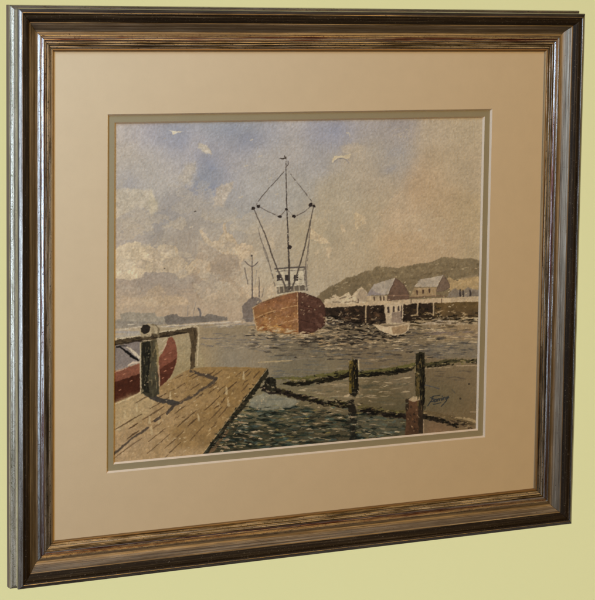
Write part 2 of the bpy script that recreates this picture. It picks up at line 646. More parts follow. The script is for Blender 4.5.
# --- sky and water grounds
SKY = [(118, 125, 178, 168, 160), (150, 128, 160, 155, 160), (175, 138, 143, 145, 162), (195, 125, 150, 151, 163),
       (165, 157, 174, 165, 156), (125, 158, 178, 166, 151), (128, 180, 163, 156, 150), (150, 180, 168, 160, 150),
       (195, 150, 170, 158, 145), (205, 163, 142, 144, 162), (212, 170, 130, 134, 156), (225, 125, 146, 148, 163),
       (245, 140, 136, 137, 150), (228, 158, 164, 155, 147), (270, 128, 153, 151, 156), (290, 125, 165, 156, 150),
       (262, 160, 164, 156, 148), (290, 150, 161, 152, 143), (240, 190, 158, 152, 147), (265, 195, 162, 155, 146),
       (320, 130, 148, 144, 149), (335, 130, 141, 138, 147), (352, 125, 152, 144, 142), (372, 125, 157, 146, 138),
       (397, 125, 147, 136, 130), (395, 160, 153, 142, 130), (318, 160, 155, 148, 143), (352, 170, 165, 148, 125),
       (378, 150, 158, 144, 125), (380, 185, 165, 145, 118), (430, 130, 170, 149, 121), (470, 125, 170, 148, 116),
       (480, 170, 166, 143, 111), (445, 165, 168, 145, 113), (424, 180, 171, 141, 106), (440, 203, 168, 140, 104),
       (412, 220, 174, 147, 114), (470, 220, 165, 140, 103), (450, 235, 168, 140, 105), (400, 250, 172, 142, 105),
       (370, 220, 165, 145, 115), (332, 205, 164, 147, 120), (310, 235, 164, 147, 118), (350, 250, 165, 145, 115),
       (330, 275, 165, 145, 115), (440, 250, 171, 142, 105), (370, 270, 165, 142, 108), (480, 255, 164, 140, 103),
       (128, 218, 164, 153, 140), (170, 215, 148, 141, 136), (192, 215, 157, 148, 138), (180, 240, 154, 140, 122),
       (200, 240, 155, 140, 123), (120, 240, 165, 151, 136), (130, 292, 160, 141, 121), (160, 285, 152, 138, 122),
       (190, 290, 160, 140, 118), (220, 270, 159, 139, 115), (125, 308, 170, 148, 120), (160, 307, 168, 143, 113),
       (200, 307, 165, 142, 115), (235, 307, 165, 142, 115), (225, 240, 164, 148, 128), (250, 250, 168, 150, 124),
       (265, 240, 165, 150, 129), (280, 270, 165, 148, 121), (245, 290, 168, 146, 117), (240, 220, 154, 148, 140),
       (215, 225, 158, 150, 140), (300, 190, 158, 150, 138), (310, 280, 165, 147, 119), (340, 190, 163, 148, 124)]
WATER = [(130, 332, 166, 153, 137), (160, 335, 160, 148, 130), (200, 335, 146, 131, 112), (240, 335, 140, 126, 107),
         (205, 352, 152, 136, 111), (230, 357, 134, 127, 118), (255, 362, 138, 126, 110), (300, 340, 108, 98, 83),
         (300, 350, 116, 106, 91), (290, 367, 121, 113, 97), (332, 365, 119, 110, 93), (400, 345, 118, 104, 85),
         (452, 346, 126, 111, 89), (462, 330, 146, 123, 93), (302, 377, 116, 109, 93), (340, 382, 125, 110, 86),
         (255, 402, 130, 121, 97), (280, 410, 100, 95, 75), (258, 430, 66, 64, 48), (300, 430, 74, 70, 53),
         (330, 432, 78, 72, 55), (380, 402, 98, 87, 64), (380, 432, 88, 80, 60), (400, 372, 115, 101, 81),
         (442, 372, 118, 101, 79), (440, 393, 100, 90, 68), (467, 385, 116, 99, 76), (460, 412, 104, 90, 66),
         (400, 432, 82, 76, 58), (445, 434, 126, 99, 76), (180, 345, 155, 138, 110), (180, 365, 150, 131, 97),
         (350, 345, 112, 98, 80), (300, 395, 118, 106, 80), (330, 395, 120, 106, 82), (480, 420, 118, 97, 70)]
wx = X + (fbm(X, Y, 22, 3) - 0.5) * 16
wy = Y + (fbm(X, Y, 22, 4) - 0.5) * 16
XS, YS = X, Y
X, Y = wx, wy
sky = field(SKY, 13.0)
X, Y = XS + (wx - XS) * 0.3, YS + (wy - YS) * 0.3
sea = field(WATER, 13.0)
X, Y = XS, YS
cool = np.clip(sky[..., 2] - sky[..., 0], 0, None)
sky[..., 2] -= 0.45 * cool
sky = 0.88 * sky + 0.12 * np.array([168, 153, 131])
sky *= np.array([1.025, 1.025, 1.02])
sea *= np.array([1.0, 0.96, 0.865])
hor = sstep(Y, 323.5, 325.5)[..., None]
COL[:] = sky * (1 - hor) + sea * hor
COL *= (1 + 0.08 * (fbm(X, Y, 16, 7) - 0.5) + 0.06 * (fbm(X, Y, 5, 9) - 0.5) + 0.13 * GRAIN)[..., None]
# soft blue blooms let into the wet sky
for bx, by, br, ba in ((178, 140, 13, 0.35), (208, 160, 9, 0.4), (212, 170, 5, 0.5), (230, 130, 12, 0.3), (248, 142, 9, 0.4),
                       (333, 134, 12, 0.32), (215, 186, 4, 0.4), (395, 150, 9, 0.2), (390, 168, 5, 0.3), (132, 184, 8, 0.2)):
    wgt = np.exp(-((wx - bx) ** 2 + ((wy - by) * 1.2) ** 2) / (2 * br * br * 0.5)) * ba * 0.75
    COL[:] = COL * (1 - wgt[..., None]) + np.array([128, 132, 150]) * wgt[..., None]

def cloud(pts, color, alpha=1.0, soft=0.5, wob=1.0, ws=5.0, **kw):
    shape(pts, tuple(c * 1.045 for c in color), min(1.0, alpha * 1.08), soft * 0.8, wob * 1.6, ws, **kw)


# --- clouds left as warm paper with crisp upper edges
CR = (191, 172, 142)
cloud([(112, 192), (135, 189), (150, 190), (156, 197), (158, 211), (151, 216), (146, 207), (136, 206), (127, 212), (118, 217), (112, 216)],
      (179, 165, 141), 0.7, 2.4, 3.0, 7, seed=1)
cloud([(150, 190), (156, 197), (158, 211), (151, 215), (148, 203)], (180, 166, 136), 0.4, 2.2, 2.0, 7, seed=60)
cloud([(112, 251), (118, 246), (126, 243), (133, 241), (140, 242), (143, 246), (150, 247), (158, 248), (163, 244), (170, 246), (177, 247),
       (180, 255), (187, 263), (189, 270), (181, 278), (170, 273), (160, 273), (150, 272), (145, 272), (143, 276), (138, 279), (128, 279),
       (112, 278)], CR, 0.95, 0.5, 1.8, 6, color2=(182, 160, 128), axis=(1, 0.4), seed=2)
cloud([(186, 268), (190, 264), (195, 260), (203, 260), (209, 262), (209, 270), (206, 279), (203, 272), (196, 271), (188, 275), (181, 279)],
      (176, 155, 125), 0.9, 0.5, 1.2, 5, seed=3)
cloud([(112, 279), (140, 280), (145, 273), (158, 273), (170, 276), (181, 280), (190, 275), (200, 274), (206, 281), (205, 292), (180, 296),
       (150, 292), (130, 296), (112, 296)], (150, 136, 121), 0.45, 1.6, 1.6, 6, seed=4, color2=(164, 142, 117))
cloud([(140, 300), (147, 292), (154, 287), (160, 284), (163, 291), (168, 296), (178, 294), (186, 298), (190, 305), (150, 308)],
      (171, 147, 116), 0.7, 0.7, 1.5, 6, seed=5)
cloud([(112, 297), (125, 296), (140, 299), (145, 306), (112, 310)], (172, 148, 118), 0.6, 1.0, 1.5, 6, seed=6)
cloud([(185, 165), (193, 160), (197, 170), (195, 180), (190, 186), (183, 184), (180, 176)], (176, 162, 140), 0.62, 4.5, 3.0, 7, seed=7)
cloud([(199, 144), (206, 144), (210, 149), (212, 153), (205, 152), (199, 149)], (184, 170, 147), 0.75, 1.4, 1.6, 4, seed=8)
cloud([(169, 130), (174, 131.5), (183, 131.5), (176, 133.5), (173, 135.2), (172, 132)], (198, 184, 158), 0.9, 0.4, 0.5, 3, seed=9)
cloud([(217, 187), (225, 184), (233, 181), (231, 190), (227, 197), (224, 208), (217, 206), (211, 206), (215, 196)],
      (176, 160, 138), 0.72, 2.0, 2.2, 5, seed=10)
cloud([(200, 240), (214, 250), (222, 254), (238, 255), (243, 270), (242, 300), (212, 304), (196, 300), (192, 280), (196, 262)],
      (157, 137, 113), 0.55, 1.2, 2.0, 7, seed=11, color2=(163, 141, 114))
cloud([(200, 227), (206, 235), (212, 242), (220, 239), (223, 231), (225.5, 221), (227, 232), (233, 237), (238, 245), (245, 243), (253, 247),
       (257, 254), (254, 263), (248, 258), (243, 259), (240, 269), (238, 255), (230, 254), (222, 253), (214, 248), (206, 243), (201, 236)],
      (178, 156, 126), 0.9, 0.5, 1.3, 4, seed=12)
cloud([(196, 259), (204, 260), (209, 262), (212, 268), (207, 275), (204, 281), (199, 276), (195, 270)], (173, 150, 120), 0.75, 0.6, 1.3, 5, seed=13)
cloud([(200, 294), (210, 288), (222, 291), (226, 297), (210, 300)], (171, 147, 118), 0.6, 0.8, 1.4, 5, seed=14)
cloud([(240, 288), (247, 284), (255, 288), (262, 286), (262, 296), (248, 298), (239, 296)], (177, 153, 122), 0.7, 0.6, 1.2, 4, seed=15)
cloud([(268, 285), (273, 281), (277, 286), (276, 294), (266, 294)], (180, 157, 126), 0.7, 0.5, 1.0, 4, seed=16)
cloud([(353, 213), (358, 213), (363, 216), (367, 222), (361, 226), (356, 230), (355, 222)], (178, 155, 121), 0.85, 0.45, 0.8, 4, seed=17)
cloud([(340, 224), (343, 225), (346, 231), (343, 233), (341, 229)], (179, 156, 123), 0.8, 0.4, 0.6, 3, seed=18)
cloud([(309, 228), (314, 229), (317, 234), (323, 236), (330, 243), (321, 244), (314, 239), (309, 240)], (176, 153, 120), 0.85, 0.45, 0.8, 4, seed=19)
cloud([(325, 248), (333, 247), (328, 258)], (176, 153, 121), 0.8, 0.45, 0.7, 3, seed=20)
cloud([(315, 252), (320, 250), (316, 258)], (175, 152, 120), 0.7, 0.5, 0.7, 3, seed=21)
cloud([(350, 243), (356, 241), (355, 245)], (176, 152, 118), 0.6, 0.5, 0.7, 3, seed=22)
cloud([(268, 236), (274, 238), (276, 250), (270, 248)], (177, 157, 128), 0.7, 0.5, 0.9, 3, seed=23)
cloud([(378, 215), (392, 200), (404, 188), (398, 205), (402, 230), (388, 226)], (174, 147, 115), 0.35, 2.5, 4.0, 9, seed=24)
cloud([(332, 160), (334, 156), (342, 155.5), (351, 154), (350, 158), (345, 159), (340, 157.5), (336, 159.5), (333, 163)], (179, 160, 128),
      0.85, 0.5, 0.7, 3, seed=25)
stroke([(334, 162), (338, 158.6), (342, 158), (346, 159.5), (349, 163)], [0.6, 1.2, 1.3, 1.0, 0.5], (136, 126, 118), 0.8, seed=26)
cloud([(340, 146), (355, 144), (366, 147), (360, 155), (352, 153), (342, 153)], (172, 153, 126), 0.4, 1.5, 2.0, 5, seed=27)
for x, y, r, s in ((252, 139.5, 1.2, 1), (260, 156, 1.3, 2), (270, 178, 1.2, 3), (241, 197, 1.5, 4), (277, 194, 1.3, 5), (293, 265, 1.2, 6),
                   (191, 227, 1.2, 7), (202, 229, 1.2, 8), (206, 235, 1.5, 9), (204, 251, 1.4, 10), (199, 253, 0.8, 11), (165, 138, 0.7, 12),
                   (246, 166, 1.6, 13), (348, 133, 1.0, 14), (347, 202, 1.2, 15), (420, 230, 1.5, 16)):
    stroke([(x - r, y + r * 0.3), (x + r, y - r * 0.3)], r, (186, 170, 144), 0.7, 0, 0.8, 0.4, s)
stroke([(346, 132.5), (349, 133), (350, 136)], 0.8, (185, 170, 145), 0.8, seed=3)
dabs([(388, 126), (402, 124), (413, 132), (404, 142), (392, 136)], 22, [(176, 158, 132)], (1, 3), (0.6, 1.1), -0.5, (0.4, 0.8), 8)
for x, y in ((194.7, 211.5), (195.8, 211), (164.7, 268.3)):
    dot(x, y, 0.6, (70, 60, 52), 0.9)

for sc, thr, sd, ay, x0, x1, y0, y1, al, cc in ((34, 0.54, 41, 1.6, 112, 285, 205, 312, 0.55, (184, 166, 138)), (22, 0.57, 47, 1.4, 112, 300, 170, 300, 0.40, (180, 166, 144)),
                                            (30, 0.56, 53, 1.5, 300, 470, 190, 275, 0.32, (182, 160, 126)), (26, 0.56, 59, 1.5, 112, 260, 230, 312, 0.32, (144, 129, 114))):
    m = fbm(X, Y * ay, sc, sd, 5, 0.6)
    band = sstep(X, x0 - 12, x0 + 18) * (1 - sstep(X, x1 - 30, x1)) * sstep(Y, y0 - 6, y0 + 22) * (1 - sstep(Y, y1 - 18, y1))
    crisp = sstep(m, thr, thr + 0.018) * (0.45 + 0.55 * (1 - sstep(m, thr + 0.02, thr + 0.16)))   # firm rim, fading inside
    lay((slice(None), slice(None)), crisp * band * al, np.array(cc, float), 0.08)

# --- far shore
shape([(120, 314), (130, 312), (140, 313), (155, 312.5), (157, 317), (166, 316.5), (168, 323), (155, 324.5), (135, 323), (112, 325), (112, 320),
       (121, 319)], (148, 136, 116), 0.9, 0.5, 0.6, 4, seed=31)
shape([(112, 321), (135, 321.5), (160, 322), (170, 324), (150, 326), (112, 329)], (138, 127, 111), 0.8, 0.6, 0.6, 4, seed=32)
shape([(164, 316.5), (170, 314.5), (177, 314.3), (180, 317), (187, 317), (198, 316), (204, 316.3), (207, 314), (213, 314.5), (218, 316), (227, 317),
       (228, 320.5), (212, 321.5), (195, 323), (168, 325), (165, 322)], (112, 102, 90), 0.92, 0.45, 0.6, 3, seed=33)
stroke([(188, 306), (187.5, 316)], 0.6, (128, 118, 108), 0.8)
stroke([(196, 302), (193, 316)], 0.6, (128, 118, 108), 0.8)
stroke([(198.5, 308.5), (200, 311), (200.5, 316)], [1.6, 1.8, 2.0], (110, 102, 96), 0.9)
dot(199.5, 309.5, 1.1, (108, 100, 95))
stroke([(112, 331), (140, 327), (170, 326.3), (205, 323.6), (240, 321.5)], 1.4, (188, 172, 147), 0.85, 0.36, seed=5)
stroke([(112, 332), (140, 332.5)], 2.5, (150, 144, 140), 0.6, seed=6)
stroke([(128, 324.5), (134, 324.5)], 1.2, (192, 176, 150), 0.9)
dabs([(150, 326), (230, 322), (250, 326), (180, 330)], 40, [(184, 168, 142), (140, 128, 116)], (4, 12), (0.6, 1.2), -0.03, (0.3, 0.8), 9)
# --- distant boat
shape([(242, 306), (247, 301), (252, 297), (257, 297), (263, 302), (256, 307), (253, 321), (246, 322), (243, 318)], (116, 102, 90), 0.92, 0.5, 0.7, 3, seed=34)
stroke([(252, 255), (252.3, 298)], [0.8, 1.3], (92, 80, 72), 0.9)
dot(251.9, 255.6, 0.9, (80, 70, 62))
stroke([(245, 261.5), (248, 264.5), (252, 266.8)], 1.0, (98, 86, 78), 0.9)
stroke([(258, 262), (255, 265), (252, 266.8)], 1.0, (98, 86, 78), 0.9)
stroke([(244.5, 268), (248, 284)], 1.0, (108, 96, 86), 0.85)
stroke([(259, 277.5), (259.2, 297)], [0.7, 1.1], (98, 86, 78), 0.9)
stroke([(264, 288), (262, 297)], 0.7, (110, 98, 88), 0.7)
stroke([(257, 270), (255, 284)], 0.5, (125, 112, 100), 0.7)
dabs([(240, 318), (256, 318), (256, 326), (226, 326)], 16, [(186, 168, 140), (120, 110, 100)], (4, 10), (0.5, 1.0), 0, (0.4, 0.9), 12)

# --- hill, quay, houses
shape([(316, 297), (324, 290), (332, 285.5), (340, 282), (346, 278), (355, 276), (365, 271.5), (373, 270), (376, 266.5), (385, 267), (398, 268),
       (410, 265), (425, 263), (432, 262), (441, 257.5), (450, 258), (465, 258.3), (485, 260.5), (485, 300), (316, 302)], (124, 105, 75), 0.92, 0.8,
      1.4, 4, edge=0.05, color2=(112, 94, 66), seed=35, mottle=0.08)
dabs([(345, 281), (400, 270), (450, 261), (483, 264), (483, 280), (400, 290), (350, 292)], 90, [(100, 83, 56), (132, 112, 80), (108, 90, 62)], (3, 10),
     (1, 3), -0.2, (0.25, 0.6), 13, 1.0, 0.9)
for x, y, L in ((345, 283, 3), (336, 286, 2), (395, 271, 1), (402, 272, 1), (437, 264, 3), (464, 268, 5), (452, 269, 1), (412, 275, 1), (383, 271, 1)):
    stroke([(x - L / 2, y + L * 0.15), (x + L / 2, y - L * 0.15)], 0.8, (163, 140, 104), 0.75, seed=x)
shape([(449, 276), (453, 280), (458, 281), (462, 278), (470, 277), (485, 275.5), (485, 292), (452, 293), (447, 284)], (168, 138, 94), 0.9, 0.5, 1.0, 4, seed=36)
stroke([(462, 279), (470, 276.5), (482, 275)], 2.0, (140, 118, 88), 0.7, seed=6)
shape([(324, 305), (325, 299), (330, 299), (333, 295), (336, 294.5), (339, 297), (344, 295), (349, 292), (351, 296), (354, 293), (358, 289), (362, 287),
       (366, 291), (369, 296), (369, 304)], (184, 160, 126), 0.95, 0.45, 0.7, 3, seed=37)
shape([(358, 293), (361, 288), (364, 289.5), (368, 296), (368, 302), (356, 301)], (146, 124, 98), 0.6, 0.6, 0.6, 3, seed=38)
for q in ([(331, 297.5), (334, 297.5)], [(340, 299), (346, 297)], [(345, 302.5), (350, 301.5)], [(349, 298.5), (352, 297.5)], [(333, 302), (340, 302.5)],
          [(352, 301), (358, 303)]):
    stroke(q, 1.1, (112, 92, 70), 0.75, 0.2, 0.6)
shape([(367, 295.5), (374, 284), (395.5, 278), (388.5, 294.5)], (152, 137, 120), 0.96, 0.4, 0.5, 3, color2=(168, 150, 126), axis=(1, -0.6), seed=39)
shape([(367, 295.5), (371, 289), (378, 293), (386, 294.7)], (122, 107, 106), 0.5, 1.0, 0.8, 3, seed=58)
shape([(388, 295), (391, 288), (395.5, 278), (399, 280), (404, 284.5), (409, 293), (409, 301), (387, 301)], (106, 80, 62), 0.96, 0.4, 0.5, 3, edge=0.15, seed=40)
stroke([(388, 295.5), (409, 295)], 1.0, (134, 100, 74), 0.8)
shape([(367, 296), (387, 295.5), (387, 302), (367, 302)], (172, 147, 112), 0.95, 0.4, 0.4, 3, seed=41)
for x in (374, 380.5, 383.5):
    stroke([(x, 297), (x + 0.3, 300)], 1.5, (82, 62, 46), 0.85, seed=int(x))
stroke([(410, 291), (413, 294)], 3.0, (128, 110, 78), 0.7)
shape([(414, 287), (420, 279.5), (443.5, 275), (437, 287)], (164, 146, 122), 0.96, 0.4, 0.5, 3, seed=42)
shape([(437, 287), (443.5, 275), (447, 279), (449.5, 284), (450, 288), (444, 291), (436, 292)], (116, 93, 73), 0.96, 0.4, 0.5, 3, edge=0.15, seed=43)
shape([(414, 288), (436.5, 287.5), (436, 296), (410, 297)], (152, 124, 87), 0.95, 0.4, 0.4, 3, seed=44)
for x, y in ((417, 292.5), (423, 291.8), (429.5, 291)):
    stroke([(x, y - 1.2), (x + 0.2, y + 1.8)], [2.2, 1.2], (78, 56, 42), 0.9, seed=int(x))
shape([(447, 297), (450, 292), (455, 288), (459, 290), (463, 291), (468, 287), (474, 289), (485, 291), (485, 296), (470, 298)], (124, 108, 90), 0.9, 0.5, 0.8, 3, seed=45)
for x, y, h in ((460, 293, 6), (463, 293.5, 6), (470, 292.5, 5)):
    stroke([(x, y - h / 2), (x + 0.3, y + h / 2)], [1.2, 2.0], (62, 52, 46), 0.9, seed=int(x))
stroke([(388, 299.5), (412, 297.5), (436, 295.6), (446, 296.5)], 1.0, (108, 80, 60), 0.75, 0.2)
# quay edge and the pier
shape([(322, 303), (345, 304), (370, 302.5), (400, 299.8), (440, 298), (485, 296), (485, 302), (430, 304), (400, 305), (370, 306), (322, 308)],
      (178, 151, 115), 0.95, 0.45, 0.5, 4, seed=46)
for x in (358, 411, 441.5):
    stroke([(x, 299), (x, 303)], 0.9, (90, 70, 52), 0.85)
shape([(322, 308), (340, 307), (365, 305.5), (368, 306), (384, 305), (386, 318), (403, 318), (403, 305), (416, 303.5), (440, 302.8), (442, 314), (430, 320),
       (404, 322), (370, 325), (348, 323), (335, 318), (322, 316)], (50, 36, 25), 0.95, 0.5, 0.9, 3, seed=47, mottle=0.14)
shape([(434, 303.5), (455, 302), (485, 301.5), (485, 318), (460, 317), (436, 319), (434, 310)], (99, 75, 41), 0.95, 0.5, 0.7, 4, color2=(84, 64, 40), seed=48, mottle=0.10)
dabs([(345, 309), (384, 308), (384, 321), (345, 321)], 40, [(72, 50, 34), (34, 25, 18), (92, 66, 44)], (2, 6), (1.0, 2.5), 0.15, (0.4, 0.9), 15, 0.8, 0.7)
dabs([(325, 309), (348, 309), (350, 325), (325, 325)], 46, [(40, 30, 24), (88, 66, 50), (150, 124, 92), (58, 44, 38)], (2, 7), (0.8, 2.0), 0.35, (0.5, 0.95), 16, 0.8, 0.6)
dabs([(404, 307), (440, 305), (440, 320), (404, 321)], 36, [(40, 32, 22), (66, 50, 34), (88, 68, 36)], (2, 6), (1.0, 2.4), 0.0, (0.4, 0.9), 17, 0.8, 0.6)
for x, y0, y1, c in ((366, 303, 322, (170, 143, 106)), (368.5, 306, 318, (60, 44, 32)), (417.7, 302, 314, (172, 145, 108)), (433.5, 303, 315, (172, 146, 108)),
                     (388, 303, 306, (170, 143, 106))):
    stroke([(x, y0), (x - 0.3, y1)], 1.5, c, 0.9, seed=int(x))
dabs([(426, 312), (485, 309), (485, 322), (426, 322)], 34, [(170, 142, 102), (152, 124, 86), (120, 94, 58)], (2, 7), (0.7, 1.6), -0.05, (0.6, 1), 18, 0.7)
dabs([(404, 317), (440, 317), (470, 319), (485, 324), (430, 330), (404, 328)], 60, [(56, 44, 28), (40, 34, 24), (78, 62, 38), (150, 126, 92)], (4, 14), (0.8, 2.0), 0, (0.5, 1), 19)

# --- water: broken reflections and ripples
dabs([(200, 334), (252, 333), (300, 338), (262, 352), (200, 346)], 120, [(106, 98, 92), (118, 106, 92), (162, 142, 112), (98, 92, 90)], (3, 12), (0.5, 1.2), 0.02, (0.3, 0.8), 20)
dabs([(250, 333), (330, 332), (420, 326), (482, 330), (482, 352), (400, 362), (300, 360), (250, 350)], 420,
     [(80, 71, 60), (66, 58, 50), (94, 84, 70), (110, 94, 72), (158, 132, 96), (54, 46, 38)], (3, 12), (0.6, 1.6), 0.0, (0.4, 0.95), 21, 0.25)
dabs([(325, 322), (375, 324), (412, 332), (400, 342), (330, 340)], 190, [(44, 36, 28), (54, 46, 36), (164, 138, 102), (72, 62, 52), (34, 27, 20), (40, 32, 24)], (2.5, 9), (0.7, 1.8), 0, (0.5, 1), 22)
dabs([(295, 334), (345, 336), (370, 342), (330, 348), (296, 345)], 110, [(48, 40, 32), (62, 53, 42), (154, 126, 88), (80, 68, 54)], (3, 10), (0.8, 2.0), 0, (0.5, 1), 23)
dabs([(270, 352), (400, 350), (400, 372), (345, 376), (272, 378)], 80, [(96, 92, 86), (104, 98, 86), (86, 84, 80), (134, 120, 98)], (6, 20), (0.7, 1.7), 0.02, (0.25, 0.65), 24)
stroke([(258, 362.5), (275, 361.5), (292, 360.6)], [0.6, 1.6, 0.8], (166, 142, 102), 0.9)
stroke([(446, 339.8), (462, 339.2), (484, 339.4)], [0.5, 1.1, 0.9], (158, 130, 92), 0.8)
shape([(425, 322), (485, 322), (485, 339), (452, 339.5), (432, 332)], (148, 122, 90), 0.4, 1.5, 1.2, 4, seed=49)
dabs([(425, 332), (480, 331), (480, 337), (440, 337)], 16, [(116, 98, 90), (104, 88, 84)], (6, 16), (0.6, 1.3), -0.03, (0.4, 0.8), 25)
shape([(448, 341), (485, 340), (485, 358), (430, 358), (410, 350)], (112, 103, 88), 0.45, 2, 2, 6, seed=50)
dabs([(395, 342), (484, 343), (484, 358), (395, 362)], 36, [(100, 90, 78), (92, 84, 76), (132, 114, 90)], (4, 14), (0.6, 1.4), 0.08, (0.3, 0.7), 26)

# --- the working boat: hull, wheelhouse, rigging
dabs([(250, 326), (300, 331), (326, 327), (332, 333), (300, 340), (250, 334)], 46, [(180, 152, 112), (118, 96, 70), (84, 72, 58), (160, 126, 82)], (3, 12), (0.7, 1.6), 0, (0.5, 1), 27)
shape([(252.5, 308), (258, 304.5), (265, 301), (276, 297), (289, 293.3), (297, 291.8), (298, 334.5), (285, 334), (270, 331), (257, 331), (254, 321)],
      (126, 80, 51), 1.0, 0.4, 0.5, 4, color2=(152, 108, 62), axis=(-0.35, 1), seed=51, mottle=0.08, edge=0.12)
shape([(297.3, 291.8), (305, 293), (314, 296), (321, 299.5), (324.5, 306), (326, 316), (325, 325), (318, 331), (307, 334), (298, 335)], (94, 61, 46),
      1.0, 0.4, 0.5, 4, color2=(80, 50, 38), axis=(0.5, 1), seed=52, mottle=0.09, edge=0.15)
stroke([(252.5, 308), (258, 304.3), (265, 300.8), (276, 296.8), (289, 293), (297, 291.6)], 1.3, (176, 146, 106), 0.9, 0.30, seed=2)
stroke([(254, 306), (268, 300), (283, 294.5)], 0.8, (84, 58, 40), 0.7, 0.45, seed=3)
stroke([(297.6, 292.5), (298, 334)], [0.8, 1.3], (170, 122, 76), 0.85, 0.25, seed=4)
stroke([(254.5, 318.5), (265, 313.5), (276, 310), (286, 307.5), (297, 305.5)], 0.9, (182, 142, 96), 0.8, 0.36, seed=5)
stroke([(255, 320), (266, 314.8), (277, 311)], 0.8, (92, 60, 38), 0.75, 0.45, seed=6)
stroke([(267, 331), (276, 326.5), (286, 322), (297, 319.5)], 0.9, (184, 142, 94), 0.85, 0.34, seed=7)
stroke([(266, 331), (275, 327.5), (282, 324.5)], 0.9, (82, 54, 36), 0.8, 0.35, seed=8)
stroke([(301, 305), (312, 308)], 0.8, (64, 36, 28), 0.7, 0.3, seed=9)
stroke([(301, 320), (318, 324)], 0.8, (58, 34, 28), 0.7, 0.3, seed=10)
dabs([(262, 303), (295, 297), (296, 330), (262, 328)], 34, [(190, 146, 96), (176, 126, 78), (112, 70, 44)], (0.8, 2), (0.6, 1.2), 0.3, (0.5, 0.95), 28)
dabs([(258, 304), (295, 295), (296, 330), (258, 328)], 40, [(158, 114, 82), (146, 104, 76), (120, 80, 54)], (3, 9), (1.5, 4), -0.3, (0.2, 0.45), 56, 1.0, 0.9)
dabs([(300, 296), (322, 302), (322, 328), (300, 331)], 30, [(112, 78, 60), (84, 54, 42), (122, 88, 70)], (3, 8), (1.5, 3.5), 0.3, (0.2, 0.4), 57, 1.0, 0.9)
dabs([(256, 324), (296, 326), (297, 334), (262, 331)], 40, [(184, 146, 96), (172, 124, 66), (128, 78, 44)], (1.5, 6), (0.8, 2), -0.1, (0.5, 0.95), 29)
dabs([(302, 298), (322, 302), (322, 326), (302, 330)], 22, [(122, 80, 60), (70, 40, 30)], (0.8, 2.5), (0.6, 1.1), 0.3, (0.3, 0.8), 30)
stroke([(253, 310), (254.5, 320), (257, 330)], 1.0, (184, 156, 114), 0.8, 0.3, seed=11)
shape([(268, 296), (275, 292), (277, 296), (270, 299)], (182, 160, 128), 0.8, 0.5, 0.8, 3, seed=59)
shape([(275.5, 267.5), (304.5, 267), (305.5, 291.5), (298, 291), (290, 292.5), (277, 296)], (183, 167, 138), 0.96, 0.4, 0.4, 3, seed=53)
shape([(303, 268), (307, 270), (308.5, 290), (305, 291)], (150, 136, 114), 0.8, 0.5, 0.5, 3, seed=54)
stroke([(275, 268.8), (288, 267.8), (304.5, 267)], 1.6, (84, 74, 66), 0.9, 0.2, seed=12)
stroke([(276, 271.5), (304, 270)], 0.8, (110, 98, 86), 0.8, 0.35, seed=13)
for x in (279.5, 287.5, 296):
    shape([(x - 2.6, 275), (x + 2.3, 274.6), (x + 2.2, 280.6), (x - 2.2, 281)], (58, 48, 44), 0.95, 0.4, 0.5, 3, seed=int(x))
stroke([(277, 285), (304, 283.5)], 0.9, (130, 116, 100), 0.6, 0.4, seed=14)
shape([(277, 287), (304.5, 285), (305, 290.5), (297, 291), (277.5, 294)], (92, 79, 64), 0.85, 0.5, 0.6, 3, seed=55)
for x in (279, 283.5, 294, 299):
    stroke([(x, 285.5), (x + 0.4, 292)], 1.0, (176, 158, 128), 0.7, 0.2, 0.5, 0.4, int(x))
dabs([(276, 270), (308, 269), (309, 291), (277, 292)], 26, [(90, 80, 70), (192, 176, 148), (70, 60, 54)], (1, 4), (0.5, 1.1), 0.05, (0.4, 0.9), 31)
INK = (76, 65, 56)
stroke([(286, 157), (286.2, 185), (286.8, 209), (288, 235), (289, 262), (289.3, 289)], [0.7, 0.9, 1.1, 1.4, 1.8, 2.3], INK, 0.95, 0.22, 0.3, 0.4, 1)
stroke([(280, 158.2), (283, 158.6), (285.5, 158)], [0.7, 1.6, 1.0], INK, 0.95)
stroke([(284.6, 156), (285.6, 158)], 1.2, INK, 0.9)
stroke([(288, 161), (288.4, 164.5), (286.5, 166.5)], 0.9, (92, 80, 72), 0.9)
stroke([(284, 171.5), (273, 184), (262, 196), (255.5, 205)], 0.9, (92, 82, 74), 0.85, 0.36, 0.4, 0.35, 2)
stroke([(289, 172), (300, 186), (314, 204)], 0.9, (98, 86, 76), 0.85, 0.36, 0.4, 0.35, 3)
stroke([(260, 207), (269, 212), (279, 216)], 0.8, (92, 80, 72), 0.85, 0.3)
stroke([(295, 216.5), (304, 212), (311, 206)], 0.8, (92, 80, 72), 0.85, 0.3)
stroke([(280, 216.5), (286.5, 209), (293.5, 216)], 0.7, (104, 92, 80), 0.8, 0.3)
for x, y, r in ((253, 208, 2.0), (258.6, 206, 1.6), (279.8, 216.6, 1.7), (294, 216.4, 1.7), (310.7, 204.6, 1.6), (314, 206, 1.5), (286.4, 209.3, 1.1), (289.6, 247, 2.3)):
    dot(x, y, r, (50, 40, 36), 0.95, int(x))
stroke([(291, 219.5), (293, 218)], 1.4, (182, 166, 138), 0.8)
stroke([(254, 209), (260, 223), (265, 234), (272, 255), (277, 268), (286, 288)], [0.9, 1.0, 1.2, 1.4, 1.5, 1.7], (84, 72, 62), 0.9, 0.22, 0.4, 0.4, 4)
stroke([(258, 228), (262, 243), (266, 252), (271, 270), (275, 286)], [0.6, 0.9, 0.8, 0.9, 1.1], (104, 92, 80), 0.85, 0.3, 0.5, 0.4, 5)
stroke([(263, 247), (268, 262)], 0.7, (110, 98, 86), 0.8, 0.3)
